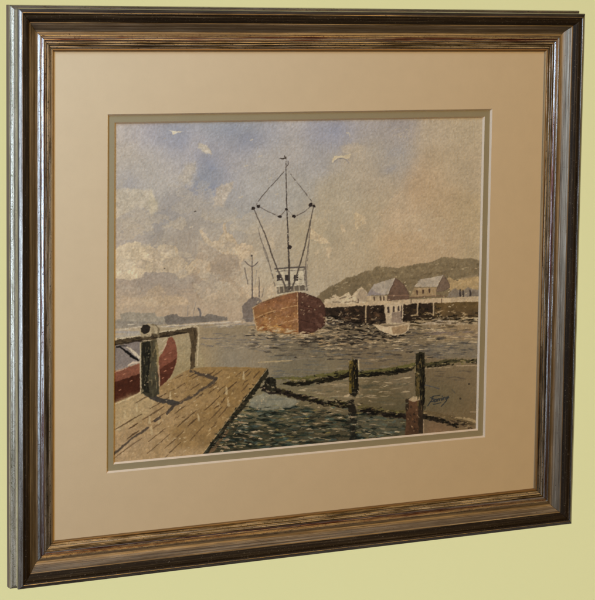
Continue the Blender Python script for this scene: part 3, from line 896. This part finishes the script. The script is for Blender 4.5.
stroke([(313.5, 207), (311, 219), (308, 233), (302, 258), (298, 271), (292, 289)], [1.0, 1.2, 1.3, 1.5, 1.5, 1.7], (86, 74, 62), 0.9, 0.2, 0.4, 0.4, 6)
stroke([(311, 222), (309, 240), (306, 262), (304.5, 280)], [0.6, 0.9, 0.9, 1.0], (104, 90, 78), 0.85, 0.3, 0.4, 0.4, 7)
stroke([(309.5, 232), (308.5, 250), (306, 280)], 0.7, (112, 98, 84), 0.8, 0.35, 0.4, 0.4, 8)
stroke([(305, 268), (307, 290)], 1.2, (92, 80, 70), 0.8, 0.35)

# --- white launch
shape([(385.5, 304), (394, 302.5), (403.5, 303), (402.5, 323), (386, 324)], (184, 159, 124), 0.96, 0.4, 0.4, 3, seed=61)
shape([(391.5, 312.5), (402, 311), (402, 323), (391.5, 322.5)], (134, 112, 92), 0.85, 0.5, 0.5, 3, seed=62)
for x, y, h in ((388.4, 309.8, 4), (393.6, 309, 4), (398.5, 308.5, 3)):
    stroke([(x, y - h / 2), (x, y + h / 2)], 2.0, (64, 50, 42), 0.9, seed=int(x))
stroke([(401.5, 306), (401.5, 318)], 1.4, (84, 66, 54), 0.8, 0.25)
stroke([(376, 320), (384, 322)], 2.6, (62, 50, 40), 0.8)
shape([(372.5, 324), (379, 325), (386, 326.5), (398, 325), (410, 321.5), (409, 330), (404, 334), (394, 335.5), (386, 333), (378, 329)], (186, 160, 124), 0.96, 0.4, 0.5, 3, seed=63)
shape([(391, 327.5), (400, 326), (408, 324.5), (407, 331), (402, 333.5), (393, 334)], (143, 114, 80), 0.9, 0.5, 0.5, 3, seed=64)
stroke([(386, 326.5), (398, 325), (410, 321.8)], 0.9, (120, 96, 72), 0.7, 0.3)

# --- near-right fence standing in the water
DK, OL = (42, 36, 22), (98, 90, 46)
dabs([(275, 388), (348, 379), (348, 405), (300, 402), (276, 398)], 30, [(150, 130, 98), (112, 100, 76), (90, 84, 62), (136, 120, 92)], (6, 18), (1, 2.6), -0.03, (0.4, 0.8), 33)
dabs([(360, 377), (405, 372), (405, 408), (362, 402)], 40, [(88, 80, 58), (104, 92, 68), (128, 108, 80), (80, 74, 54)], (5, 20), (0.8, 2.2), 0.03, (0.3, 0.75), 34)
dabs([(225, 405), (268, 402), (345, 408), (405, 418), (405, 440), (300, 448), (208, 456)], 420,
     [(36, 40, 29), (48, 56, 43), (58, 68, 54), (40, 36, 25), (82, 92, 76), (72, 62, 42), (32, 42, 34), (70, 82, 74)], (4, 15), (0.9, 2.8), 0.03, (0.4, 0.95), 35, 0.4, 0.8)
dabs([(215, 412), (268, 402), (345, 410), (405, 422), (400, 438), (290, 444), (208, 455)], 120, [(146, 124, 88), (118, 106, 80), (158, 132, 94), (92, 96, 80), (130, 112, 60)], (3, 11), (0.6, 1.6), 0.03, (0.5, 0.95), 36, 0.35)
dabs([(207, 440), (240, 412), (262, 425), (262, 444), (206, 456)], 70, [(176, 150, 112), (134, 116, 88), (92, 100, 90), (40, 40, 28), (150, 120, 88)], (2, 8), (0.7, 1.8), 0, (0.6, 1), 37)
shape([(252, 398), (268, 392), (284, 397), (300, 402), (290, 408), (262, 411), (248, 407)], (136, 129, 107), 0.75, 1.2, 2, 6, seed=65)
shape([(345, 414), (400, 420), (404, 432), (362, 436), (350, 428)], (94, 88, 68), 0.4, 1.5, 2, 6, seed=66)
dabs([(266, 396), (300, 402), (296, 408), (256, 408)], 10, [(96, 98, 88), (108, 104, 88)], (8, 18), (0.6, 1.2), 0.02, (0.4, 0.8), 38)
# upper rail
stroke([(272, 379), (285, 378), (300, 378.5), (325, 375.5), (349, 371.5)], [1, 2, 3, 3.5, 4], OL, 0.9, 0.2, 0.7, 0.4, 3, ragged=0.5)
stroke([(284, 383.5), (298, 384.5), (312, 381.5), (330, 379.5), (349, 374.5)], [2, 5, 4, 5, 4.5], DK, 0.95, 0.12, 0.9, 0.4, 4, ragged=1.3)
stroke([(359, 373.5), (375, 371.5), (392, 369), (415, 364.5)], [3, 3.5, 3.5, 3.5], OL, 0.9, 0.15, 0.7, 0.4, 5, ragged=0.5)
stroke([(359, 376), (375, 374), (390, 373), (404, 370.5), (415, 368)], [3, 3, 4, 4, 3], DK, 0.95, 0.22, 0.8, 0.4, 6, ragged=1.3)
stroke([(424, 365), (436, 363.5), (450, 361.5), (458, 360.5), (484, 360)], [4, 4, 5, 2, 2.4], (74, 66, 40), 0.9, 0.18, 0.8, 0.4, 7, ragged=1.0)
stroke([(428, 366.5), (440, 365), (453, 364)], [3, 3, 2], DK, 0.9, 0.32, 0.8, 0.4, 8, ragged=1.0)
stroke([(460, 361), (484, 362)], 2.0, (62, 52, 40), 0.8, 0.42, 0.7, 0.4, 9)
stroke([(456, 365.8), (484, 365.6)], 0.8, (170, 142, 108), 0.9, 0.15)
stroke([(424, 368.5), (450, 367)], 0.8, (166, 142, 106), 0.75, 0.4)
# lower rail
stroke([(268, 388), (280, 386.5), (292, 391), (306, 394), (330, 399), (350, 403)], [1, 1.2, 1.5, 1.6, 1.6, 1.4], (120, 106, 72), 0.85, 0.3, 0.7, 0.4, 10)
stroke([(276, 390), (286, 393), (298, 397), (312, 399.5), (322, 403)], [3, 5, 4.5, 6, 3], (44, 33, 26), 0.95, 0.15, 0.9, 0.4, 11, ragged=1.3)
stroke([(329, 403), (338, 402.5), (348, 405)], [3, 4.5, 4], DK, 0.95, 0.28, 0.9, 0.4, 12, ragged=1.3)
stroke([(360, 404), (375, 409), (390, 411.5), (405, 411.5)], [2.5, 3, 3, 3], (98, 84, 50), 0.85, 0.25, 0.8, 0.4, 13, ragged=0.6)
stroke([(362, 410), (374, 412), (386, 414.5), (396, 415.5), (405, 416.5)], [4, 5, 4.5, 5, 5], (46, 34, 27), 0.95, 0.17, 0.9, 0.4, 14, ragged=1.3)
stroke([(422, 412), (432, 413), (446, 417), (460, 420), (474, 424)], [3, 3.5, 4.5, 4.5, 3], (100, 80, 50), 0.85, 0.22, 0.8, 0.4, 15, ragged=0.8)
stroke([(422, 416), (434, 419), (446, 422), (456, 427)], [5, 5, 3.5, 1.5], (46, 36, 27), 0.95, 0.15, 0.9, 0.4, 16, ragged=1.2)
stroke([(450, 420), (462, 424.5), (472, 428.5)], [1.5, 2, 1.2], (72, 54, 38), 0.85, 0.2, 0.7, 0.4, 17)
stroke([(452, 417), (468, 419), (484, 425)], [1.0, 2.5, 3], (164, 136, 94), 0.75, 0.3, 0.7, 0.4, 18)
# post A
shape([(349, 362), (353, 360.5), (357.5, 359.5), (358.5, 372), (358.5, 393), (355, 397), (350, 395), (349, 380)], (40, 34, 22), 0.97, 0.4, 0.7, 3, seed=67)
stroke([(350.3, 362), (350.8, 372), (350.8, 384), (350.2, 392)], [2.4, 3.0, 3.2, 2.0], (110, 88, 34), 0.9, 0.22, 0.7, 0.4, 19)
stroke([(358.4, 360.5), (359, 370)], 1.2, (172, 152, 112), 0.9)
stroke([(348.5, 361), (351, 366)], 1.2, (150, 128, 82), 0.7, 0.3)
stroke([(345, 396.5), (349, 395)], 2.0, (178, 152, 116), 0.85, 0.1)
stroke([(357, 397), (362, 395.5)], 2.0, (164, 140, 104), 0.8, 0.15)
stroke([(351, 401), (352, 412), (353, 419)], [4, 9, 4], (40, 33, 24), 0.9, 0.30, 1.0, 0.4, 20, ragged=1.2)
stroke([(353, 423), (352, 430), (353, 438)], [7, 5, 8], (38, 36, 28), 0.9, 0.34, 1.2, 0.4, 21, ragged=1.2)
# post B and the stump
shape([(416, 354), (420, 352), (424.5, 352.5), (425, 366), (424, 382), (424.5, 402), (421, 412), (416, 404), (415, 380), (415.5, 362)], (52, 45, 28), 0.97, 0.4, 0.7, 3, seed=68)
stroke([(417.5, 366), (418, 380), (417.5, 396)], [2.5, 4, 3], (104, 82, 42), 0.8, 0.36, 0.7, 0.4, 22)
stroke([(420, 356), (420.5, 362)], 3.5, (38, 34, 24), 0.9, 0.2)
stroke([(423.5, 375), (423.5, 400)], 1.8, (34, 32, 24), 0.85, 0.2)
stroke([(415.5, 364), (415, 372), (419, 374)], 1.2, (160, 138, 96), 0.7, 0.35)
shape([(406, 400), (411, 398), (418, 397.5), (422.5, 401), (422.5, 433), (413, 435), (405, 435.5), (406, 420)], (96, 64, 41), 0.97, 0.4, 0.7, 3, color2=(84, 56, 36), seed=69, mottle=0.12)
shape([(418, 401), (423, 400), (423, 433), (418.5, 434)], (52, 40, 27), 0.85, 0.5, 0.8, 3, seed=70)
shape([(405.5, 399), (409, 398.5), (409, 408), (407, 412), (405, 409)], (54, 42, 28), 0.85, 0.5, 0.7, 3, seed=71)
shape([(408, 399.5), (413, 396.5), (420, 396.8), (421, 400), (413, 402)], (166, 141, 104), 0.9, 0.5, 0.6, 3, seed=72)
dabs([(407, 404), (421, 404), (421, 432), (407, 432)], 26, [(160, 126, 88), (48, 36, 26), (112, 74, 46)], (0.8, 2), (0.6, 1.3), 1.2, (0.5, 0.95), 39)
stroke([(423.5, 420), (423.8, 434)], 0.9, (172, 142, 108), 0.7, 0.3)
FC = [(38, 36, 20), (66, 62, 30), (104, 94, 46), (30, 26, 18), (150, 126, 84), (74, 64, 34)]
touches([(284, 382), (300, 381), (325, 378), (349, 373)], (1.5, 1.5), 60, FC, (1, 4), seed=1)
touches([(359, 374), (390, 371), (415, 366)], (1.5, 1.4), 50, FC, (1, 4), seed=2)
touches([(425, 365), (450, 362), (480, 361)], (1.5, 1.1), 34, FC, (1, 5), seed=3)
touches([(278, 390), (300, 396), (325, 402), (350, 405)], (1.5, 1.5), 60, FC + [(48, 32, 24)], (1, 4), seed=4)
touches([(361, 408), (385, 413), (405, 414)], (1.5, 1.6), 46, FC + [(48, 32, 24)], (1, 4), seed=5)
touches([(424, 415), (446, 420), (474, 427)], (1.5, 1.5), 40, [(44, 34, 24), (72, 56, 36), (104, 84, 54), (150, 124, 84)], (1, 5), seed=6)
touches([(353, 362), (353.5, 394)], (2.2, 1), 46, [(34, 30, 18), (104, 84, 34), (60, 52, 28), (120, 96, 40), (30, 28, 20)], (2, 5), seed=7, upright=True)
touches([(420, 355), (420, 408)], (2.4, 1), 64, [(40, 35, 22), (98, 80, 42), (62, 54, 32), (30, 30, 22), (120, 96, 56), (72, 62, 38)], (2, 5), seed=8, upright=True)
touches([(353, 402), (353, 436)], (3.2, 1), 30, [(38, 34, 24), (110, 94, 66), (60, 54, 40), (30, 27, 20)], (1.5, 4), seed=9)
touches([(345, 404), (362, 406)], (2, 1.6), 16, [(150, 128, 94), (44, 36, 26)], (1.5, 4), seed=10)
# quiet water at the right edge, with the signature
dabs([(427, 372), (470, 370), (470, 382), (430, 384)], 12, [(92, 78, 58), (86, 72, 56)], (4, 16), (0.7, 1.5), 0.03, (0.5, 0.85), 40)
stroke([(425, 385), (432, 386.8), (439, 388.5)], 0.9, (72, 72, 74), 0.8)
stroke([(452, 390), (455, 393)], 1.2, (86, 76, 58), 0.8)
for x, y in ((460.5, 398.7), (469, 384)):
    dot(x, y, 0.9, (58, 48, 36), 0.85)
stroke([(470, 412), (484, 412)], 0.8, (166, 138, 104), 0.7, 0.35)
BL = (44, 47, 49)
for q in ([(430, 398), (434, 396), (440, 395.3)], [(433.4, 396.3), (431.6, 400.5), (429.6, 403), (427.8, 405.8)], [(430.2, 402), (433.4, 401.4), (434.2, 399), (431.4, 398.6)],
          [(434.4, 402), (435.2, 399.3), (436.6, 399.2), (436.6, 401.2), (435, 402)], [(437.2, 401.6), (437.8, 399), (439, 398.6), (439.2, 400.8), (440, 398.4), (441, 398.4), (441.4, 400.4)],
          [(442.2, 397.9), (442.4, 400)], [(443.2, 399.9), (443.8, 397.5), (445, 397.3), (445.4, 399.3)], [(447.6, 396.9), (446.2, 397.3), (446.4, 399), (447.7, 398.1), (447.8, 396.8),
          (446.2, 401), (443.6, 404), (441.2, 406.6)], [(447.8, 398.3), (448.8, 397.6), (448.4, 396.4)], [(433.2, 404.3), (437, 403.9), (441, 402.6)], [(442.3, 396.3), (442.6, 396.2)]):
    stroke(q, 0.85, BL, 0.9, 0, 0.15, 0.35)

# --- landing stage, railing and the moored red boat
shape([(196, 330), (205, 366), (160, 388), (158, 346), (190, 334)], (157, 140, 108), 0.65, 1.2, 1.0, 5, color2=(148, 129, 90), seed=73)
shape([(112, 344), (141, 340), (141, 362), (121, 369), (112, 372)], (127, 114, 104), 0.95, 0.5, 0.6, 4, seed=74)
stroke([(113, 337.5), (140, 333.5)], 3.0, (164, 152, 134), 0.8, 0.15)
stroke([(127, 347), (133, 351.5), (139, 357.5)], [1.5, 3, 2.5], (192, 174, 146), 0.95, 0.1, 0.6)
stroke([(116.5, 346.6), (121, 347.4), (128, 353), (134, 358), (138.5, 360.5)], [1.4, 1.2, 2.4, 2.6, 1.4], (28, 24, 22), 0.95, 0.12, 0.8)
stroke([(119, 346), (127, 346)], 1.0, (34, 29, 26), 0.8, 0.2)
shape([(112, 371.5), (122, 369), (131, 366.5), (139.5, 363), (141, 393), (128, 398), (112, 405)], (130, 78, 56), 0.97, 0.5, 0.7, 4, seed=75, color2=(120, 68, 48))
shape([(112, 383), (128, 378), (141, 373), (141, 393.5), (128, 398.5), (112, 405.5)], (78, 38, 23), 0.95, 0.5, 0.7, 4, seed=76, edge=0.1)
stroke([(128, 365.5), (133, 362.8), (140, 362)], [1, 2.4, 1.2], (196, 172, 144), 0.9, 0.1)
stroke([(112, 373), (126, 368.5)], 0.9, (188, 156, 124), 0.8, 0.35)
shape([(163, 351), (166, 345), (168, 338.5), (172, 337), (175.5, 342), (177, 352), (176.5, 362), (172, 374), (166, 382), (159, 388), (158, 372), (159, 358)],
      (131, 77, 56), 0.97, 0.5, 0.7, 4, seed=77, color2=(112, 60, 42))
shape([(159, 370), (168, 364), (176.5, 358), (175, 366), (171, 376), (160, 388)], (88, 45, 30), 0.9, 0.6, 0.7, 4, seed=78)
stroke([(159, 353), (163, 350.5), (166, 344)], 1.2, (178, 150, 120), 0.8, 0.25)
for x, y in ((165, 359.5), (165, 371), (170, 353), (124, 374), (131, 381), (120, 390), (172, 368), (163, 378)):
    stroke([(x - 0.8, y + 0.3), (x + 0.8, y - 0.3)], 0.9, (186, 128, 96), 0.75, seed=int(y))
DECK = [(112, 404), (128, 397.5), (141, 391.5), (158, 388), (165, 383), (178, 375), (190, 369), (206, 367), (225, 367), (245, 367.3), (267.5, 368),
        (258, 381), (246, 397), (233, 413), (219, 432), (207, 449), (200, 458), (112, 474)]
shape(DECK, (136, 104, 58), 0.98, 0.5, 0.5, 5, color2=(168, 139, 102), axis=(-1, 1), seed=79, mottle=0.05)
shape([(225, 395), (258, 381), (233, 413), (207, 449), (180, 450), (170, 430), (200, 410)], (132, 101, 58), 0.6, 5, 5, 10, seed=80)
shape([(112, 404), (141, 391.5), (160, 398), (150, 415), (112, 432)], (172, 148, 106), 0.6, 4, 3, 9, seed=81)
stroke([(112, 405.5), (128, 399), (141, 392.5)], 1.2, (190, 166, 124), 0.85, 0.15)
VPX, VPY = 306.0, 317.0
r = np.random.default_rng(5)
for kk, sl_ in enumerate((-2.30, -2.12, -1.97, -1.82, -1.70, -1.58, -1.47, -1.36, -1.26, -1.17, -1.08, -1.0, -0.93, -0.86)):
    yy = 368.0 + r.uniform(0, 8)
    while yy < 462:
        ln = r.uniform(5, 17) * (0.5 + (yy - 355) / 110)
        if r.random() < 0.72:
            y2 = yy + ln
            jx = r.normal() * 0.6
            p0, p1 = (VPX + sl_ * (yy - VPY) + jx, yy), (VPX + sl_ * (y2 - VPY) + jx, y2)
            mid = ((p0[0] + p1[0]) / 2 + r.normal() * 0.5, (p0[1] + p1[1]) / 2 + r.normal() * 0.4)
            dd = sdist(np.array([[p0[0], p1[0]]]), np.array([[p0[1], p1[1]]]), DECK)
            if dd.max() < -1:
                stroke([p0, mid, p1], [0.8, r.uniform(0.9, 1.9), 0.7], (86, 63, 40), r.uniform(0.55, 0.95), 0.22, 0.4, 0.4, kk)
        yy += ln + r.uniform(2, 9)
dabs([(180, 380), (250, 372), (250, 388), (205, 445), (165, 445), (150, 420)], 90, [(128, 99, 64), (112, 86, 56), (180, 152, 106), (136, 106, 66)], (1, 5), (0.6, 1.6), -0.7, (0.3, 0.75), 41, 0.5)
dabs([(115, 420), (150, 405), (190, 420), (190, 452), (115, 462)], 40, [(186, 162, 122), (140, 114, 80)], (1, 5), (0.6, 1.3), -0.6, (0.3, 0.7), 42, 0.5)
for x, y in ((136.5, 407), (124.5, 414), (151, 430), (149, 420), (158, 420), (198, 417), (226, 390), (228, 402), (243, 375), (170, 395)):
    stroke([(x, y - 3), (x + 0.6, y + 3.5)], [1.5, 2.6], (180, 156, 114), 0.75, 0.1, 1.0, 0.5, int(x))
SH = (72, 60, 50)
stroke([(191, 371), (200, 374), (209, 376.5), (216, 378.5)], [2.5, 3.2, 3.6, 3.2], SH, 0.85, 0.26, 1.1, 0.6, 30)
stroke([(216, 378.5), (213, 382.5), (203, 389), (193, 396), (182, 402), (176, 405)], [3.4, 3, 2.4, 2.6, 2.2, 1.5], SH, 0.82, 0.3, 1.1, 0.6, 31)
stroke([(146, 394), (155, 398.5), (165, 401), (172, 402.5), (178, 403)], [3.5, 5, 5, 5, 2.5], (64, 58, 52), 0.92, 0.05, 0.9, 0.45, 32)
stroke([(174, 405.5), (170, 410), (166.5, 414)], [3.5, 3, 2], SH, 0.88, 0.1, 0.8, 0.45, 33)
stroke([(160, 417.5), (155, 421)], [2.5, 3], SH, 0.85, 0.1, 0.7, 0.45, 34)
stroke([(148, 428), (140, 433.5), (130, 440), (122, 447), (112, 456)], [2.4, 2.0, 1.9, 2.2, 2.6], SH, 0.85, 0.25, 0.9, 0.6, 35)
# dark side of the stage and its shadow on the water
shape([(267.5, 368.5), (269, 374), (262, 384), (252, 398), (241, 412), (230, 424), (219, 440), (210, 453), (203, 458), (201, 456), (208, 448), (220, 431),
       (234, 412), (247, 396), (259, 380)], (46, 41, 27), 0.95, 0.5, 1.2, 3, seed=82, mottle=0.2)
dabs([(262, 382), (236, 412), (214, 446), (206, 454), (216, 436), (244, 398)], 40, [(30, 30, 22), (66, 66, 50), (84, 68, 46), (40, 34, 22)], (2, 6), (1, 2.6), -0.9, (0.5, 0.95), 43, 0.7, 0.8)
stroke([(228, 431), (215, 447), (208, 456)], [2, 3.5, 3], (112, 84, 56), 0.8, 0.2, 0.7)
stroke([(267.5, 368.6), (258, 381), (246, 397), (233, 413), (219, 432), (204, 452)], 0.8, (176, 148, 104), 0.6, 0.35)
shape([(266, 378), (272, 377), (276.5, 380), (276.5, 391), (269, 392), (262, 391), (264, 384)], (40, 36, 25), 0.95, 0.5, 1.0, 3, seed=83, mottle=0.2)
stroke([(262, 388), (270, 393), (280, 393.5)], [3, 3, 2.5], (44, 34, 28), 0.9, 0.2, 1.0, 0.4, 36, ragged=1.0)
dabs([(262, 378), (276, 378), (276, 392), (262, 392)], 14, [(76, 72, 54), (28, 26, 20), (150, 132, 100)], (1, 3), (0.8, 1.8), 0.5, (0.4, 0.8), 44)
# railing
RB = (76, 61, 42)
stroke([(112, 339.5), (140, 336), (165, 331.5), (190, 326.5)], 1.8, (186, 168, 134), 0.85, 0.2, 0.6, 0.4, 40)
stroke([(112, 343.2), (140, 338.4), (150, 337), (165, 334.5), (175, 333), (185, 331), (192, 329.2)], [4.6, 4.8, 4.6, 4.8, 4.6, 4.4, 4.2], RB, 0.97, 0.04, 0.8, 0.45, 41, ragged=0.4)
stroke([(113, 344.8), (150, 338.6), (186, 332.6)], 1.6, (50, 39, 28), 0.7, 0.3, 0.6, 0.4, 42)
shape([(189, 329), (192, 327.5), (197, 328), (197.5, 340), (196, 347), (195, 358), (195, 367), (190, 370), (191, 352), (191.5, 344), (189.5, 338)], (84, 67, 45), 0.96, 0.5, 0.8, 4, seed=84, mottle=0.12)
stroke([(190, 326), (196, 325.8), (198.6, 328), (198.4, 342), (197, 366)], 1.0, (188, 168, 132), 0.8, 0.25, 0.6)
shape([(140, 331), (142, 326), (148, 323.8), (154, 324), (158.5, 328), (159, 336), (141, 338)], (160, 141, 108), 0.92, 0.5, 0.7, 4, seed=85)
shape([(141, 329), (143, 325), (148.5, 324.3), (150.5, 327), (149, 332.5), (144, 334), (141, 332)], (48, 40, 32), 0.97, 0.5, 0.7, 3, seed=86)
shape([(140.5, 342), (150, 340.5), (157, 339.5), (158.5, 352), (157.5, 366), (158.5, 380), (159, 394), (152, 398), (141, 393), (141, 370)], (92, 81, 55), 0.97, 0.5, 0.9, 4,
      color2=(66, 60, 44), seed=87, mottle=0.14)
shape([(141.5, 343), (149, 341.5), (150.5, 352), (150, 365), (147.5, 378), (149, 393), (141.5, 393), (142.5, 372), (141.5, 356)], (40, 37, 27), 0.94, 0.5, 1.2, 4, seed=88, mottle=0.14)
stroke([(151, 324.3), (156, 325), (158.6, 328.5), (158.8, 336.5)], [0.8, 1.2, 1.8, 2.2], (112, 96, 70), 0.85, 0.12, 0.5)
stroke([(152, 328), (153.5, 335)], 3.0, (136, 118, 88), 0.6, 0.2, 0.8)
stroke([(152, 342), (153.5, 350), (153, 358)], [2, 3, 2], (70, 60, 40), 0.8, 0.25, 0.8)
stroke([(157, 345), (157.6, 360), (156.5, 366)], [1.6, 2.2, 1.6], (150, 128, 84), 0.8, 0.25, 0.7)
stroke([(140.4, 343), (140.4, 362), (140.8, 392)], 1.3, (186, 168, 132), 0.85, 0.2, 0.5, 0.4, 43)
stroke([(159, 366), (159.5, 386)], 1.2, (186, 160, 122), 0.8, 0.25, 0.5)
stroke([(158, 338), (163, 342), (167, 338)], 1.2, (176, 158, 124), 0.75, 0.25, 0.6)
stroke([(139, 394), (143, 390.5)], 2.2, (178, 154, 114), 0.7, 0.15)

# broken light on the water, darker undersides of the fence
LT = [(178, 152, 114), (166, 140, 104), (188, 164, 126)]
dabs([(250, 332), (330, 333), (420, 328), (482, 332), (482, 346), (390, 352), (250, 346)], 150, LT, (2, 9), (0.5, 1.2), 0.0, (0.5, 0.95), 51, 0.25)
dabs([(245, 328), (330, 330), (335, 336), (300, 339), (246, 335)], 46, LT, (2, 9), (0.6, 1.4), 0.0, (0.6, 1.0), 52, 0.25)
dabs([(240, 414), (270, 402), (345, 408), (404, 420), (400, 436), (290, 443), (224, 450)], 90, LT + [(128, 118, 84)], (2, 8), (0.5, 1.3), 0.02, (0.5, 0.95), 53, 0.3)
dabs([(244, 412), (270, 404), (345, 412), (404, 424), (400, 438), (290, 445), (226, 450)], 110, [(26, 31, 22), (32, 40, 31), (28, 36, 30)], (3, 12), (0.7, 2.0), 0.03, (0.5, 0.95), 54, 0.35, 0.7)
dabs([(280, 386), (348, 378), (410, 372), (410, 405), (300, 398)], 60, LT + [(84, 76, 54), (96, 88, 64)], (3, 12), (0.5, 1.2), -0.03, (0.4, 0.85), 55, 0.3)
UD = [(28, 24, 15), (36, 30, 19), (24, 20, 14)]
touches([(286, 384), (300, 384.5), (325, 380.5), (349, 375.5)], (1, 1.1), 60, UD, (1.5, 5), seed=21)
touches([(360, 376), (390, 373), (415, 368)], (1, 1.1), 46, UD, (1.5, 5), seed=22)
touches([(276, 391), (300, 397.5), (325, 403.5), (350, 406.5)], (1, 1.4), 64, UD, (1.5, 5), seed=23)
touches([(362, 410), (385, 414.5), (405, 416.5)], (1, 1.4), 46, UD, (1.5, 5), seed=24)
touches([(424, 416.5), (446, 421.5), (458, 426)], (1, 1.2), 30, UD, (1.5, 5), seed=25)
touches([(356, 361), (356.5, 394)], (1.2, 1), 30, UD, (2, 5), seed=26, upright=True)
touches([(422.5, 356), (422.5, 408)], (1.2, 1), 44, UD, (2, 5), seed=27, upright=True)
touches([(326, 320), (372, 323), (384, 322)], (2, 2.2), 70, [(40, 30, 22), (28, 22, 16), (150, 124, 90), (52, 40, 28)], (1.5, 6), seed=28)
touches([(404, 320), (440, 319), (478, 318)], (2, 2), 60, [(44, 34, 22), (58, 44, 26), (160, 134, 96), (36, 28, 18)], (1.5, 7), seed=29)
FL = [(186, 162, 122), (178, 150, 112), (192, 170, 132)]
for poly, n, sd in (([(254, 300), (297, 292), (324, 300), (324, 330), (256, 330)], 34, 1), ([(180, 372), (262, 370), (210, 445), (120, 460), (118, 410)], 46, 2),
                    ([(326, 300), (480, 296), (480, 322), (326, 326)], 60, 3), ([(141, 330), (158, 330), (158, 396), (141, 396)], 14, 4),
                    ([(325, 322), (480, 320), (480, 336), (300, 340)], 46, 5), ([(206, 452), (262, 382), (272, 392), (232, 448)], 40, 6),
                    ([(320, 285), (480, 262), (480, 296), (330, 300)], 40, 7)):
    dabs(poly, n, FL, (0.7, 2.4), (0.5, 1.0), -0.2, (0.45, 0.9), 100 + sd, 0.3, 0.4)
touches([(146, 345), (146, 392)], (2.2, 1), 30, [(40, 38, 28), (66, 62, 44), (52, 50, 36), (92, 82, 56)], (2, 6), seed=11, upright=True)
touches([(154.5, 343), (154.5, 394)], (2.0, 1), 30, [(120, 104, 72), (88, 80, 58), (140, 120, 82), (76, 70, 52)], (2, 6), seed=12, upright=True)
touches([(116, 343), (150, 338), (190, 330)], (1, 1.2), 50, [(60, 47, 30), (90, 74, 50), (48, 37, 26)], (2, 6), seed=13)
touches([(193, 330), (193, 366)], (1.6, 1), 24, [(66, 52, 34), (104, 84, 56), (88, 70, 46)], (2, 5), seed=14, upright=True)
touches([(262, 378), (240, 410), (212, 448)], (2.2, 2), 60, [(28, 28, 20), (60, 60, 42), (96, 78, 50), (38, 34, 22), (24, 24, 18)], (1.5, 4), seed=15)

# --- turn the colours read off the photograph into pigment: take out the light that falls on the sheet
# (the same lamps that light the mount), so the lamps of the scene put it back
EC = np.array([[0.6076, -0.2923, 0.2956, 0.2696, -0.3848, 0.1297, 0.0369, 0.286, 0.0074, -1.0462],
               [0.5106, -0.4093, 0.3263, 0.3318, -0.5385, 0.0969, 0.1314, 0.5619, -0.1113, -1.1587],
               [0.4266, -0.5511, 0.3713, 0.3945, -0.7389, 0.0903, 0.2872, 0.8852, -0.3544, -1.0982]])
basis = np.stack([np.ones_like(U), U, V, U * U, U * V, V * V, U ** 3, U * U * V, U * V * V, V ** 3], -1)
light = np.clip(basis @ EC.T, 0.15, 2.0)
lum = COL @ np.array([0.3, 0.55, 0.15])            # a little more bite between lights and darks, slightly dustier colour
COL = (lum[..., None] + (COL - lum[..., None]) * 0.97) * ((142 + (lum - 142) * 1.10) / np.maximum(lum, 1))[..., None]
srgb = np.clip(COL, 8, 255) / 255
lin = np.where(srgb <= 0.04045, srgb / 12.92, ((srgb + 0.055) / 1.055) ** 2.4)
pig = np.clip(lin / light, 0.004, 0.92)

# --- the sheet itself, with the tooth of cold-pressed paper
tooth = (fbm(U * 1000, V * 1000, 1.9, 40, 3) - 0.5) * 0.00030
ZP = ZM - B1 - B2 - 0.00022
verts = np.empty((NV * NU, 3), np.float32)
verts[:, 0] = U.ravel()
verts[:, 1] = -(ZP + tooth).ravel()
verts[:, 2] = V.ravel() + BASE
ii = (np.arange(NV - 1)[:, None] * NU + np.arange(NU - 1)[None, :]).ravel()
quads = np.stack([ii, ii + 1, ii + NU + 1, ii + NU], 1).astype(np.int32)
me = bpy.data.meshes.new("painting")
me.vertices.add(NV * NU)
me.vertices.foreach_set("co", verts.ravel())
me.loops.add(quads.size)
me.loops.foreach_set("vertex_index", quads.ravel())
me.polygons.add(len(quads))
me.polygons.foreach_set("loop_start", np.arange(0, quads.size, 4, dtype=np.int32))
me.polygons.foreach_set("loop_total", np.full(len(quads), 4, np.int32))
me.update(calc_edges=True)
me.polygons.foreach_set("use_smooth", np.ones(len(quads), bool))
ca = me.color_attributes.new("pigment", 'FLOAT_COLOR', 'POINT')
rgba = np.ones((NV * NU, 4), np.float32)
rgba[:, :3] = pig.reshape(-1, 3)
ca.data.foreach_set("color", rgba.ravel())
k = Nodes("watercolour_on_paper")
at_ = k.n("ShaderNodeVertexColor", layer_name="pigment")
tc = k.n("ShaderNodeTexCoord")
g = k.noise(tc.outputs["Object"], 1100.0, 3, 0.6)
k.l(k.mix(1.0, at_.outputs[0], k.ramp(g, [(0.25, (0.92, 0.92, 0.92)), (0.75, (1.07, 1.07, 1.07))]), 'MULTIPLY'), k.b.inputs["Base Color"])
k.b.inputs["Roughness"].default_value = 0.9
k.b.inputs["Specular IOR Level"].default_value = 0.15
k.bump(k.noise(tc.outputs["Object"], 520.0, 3, 0.6), 0.35, 0.0005)
sheet = link("painting", me, root, k.m)
sheet["label"] = "watercolour of a rust red fishing boat, pier and wooden landing stage"
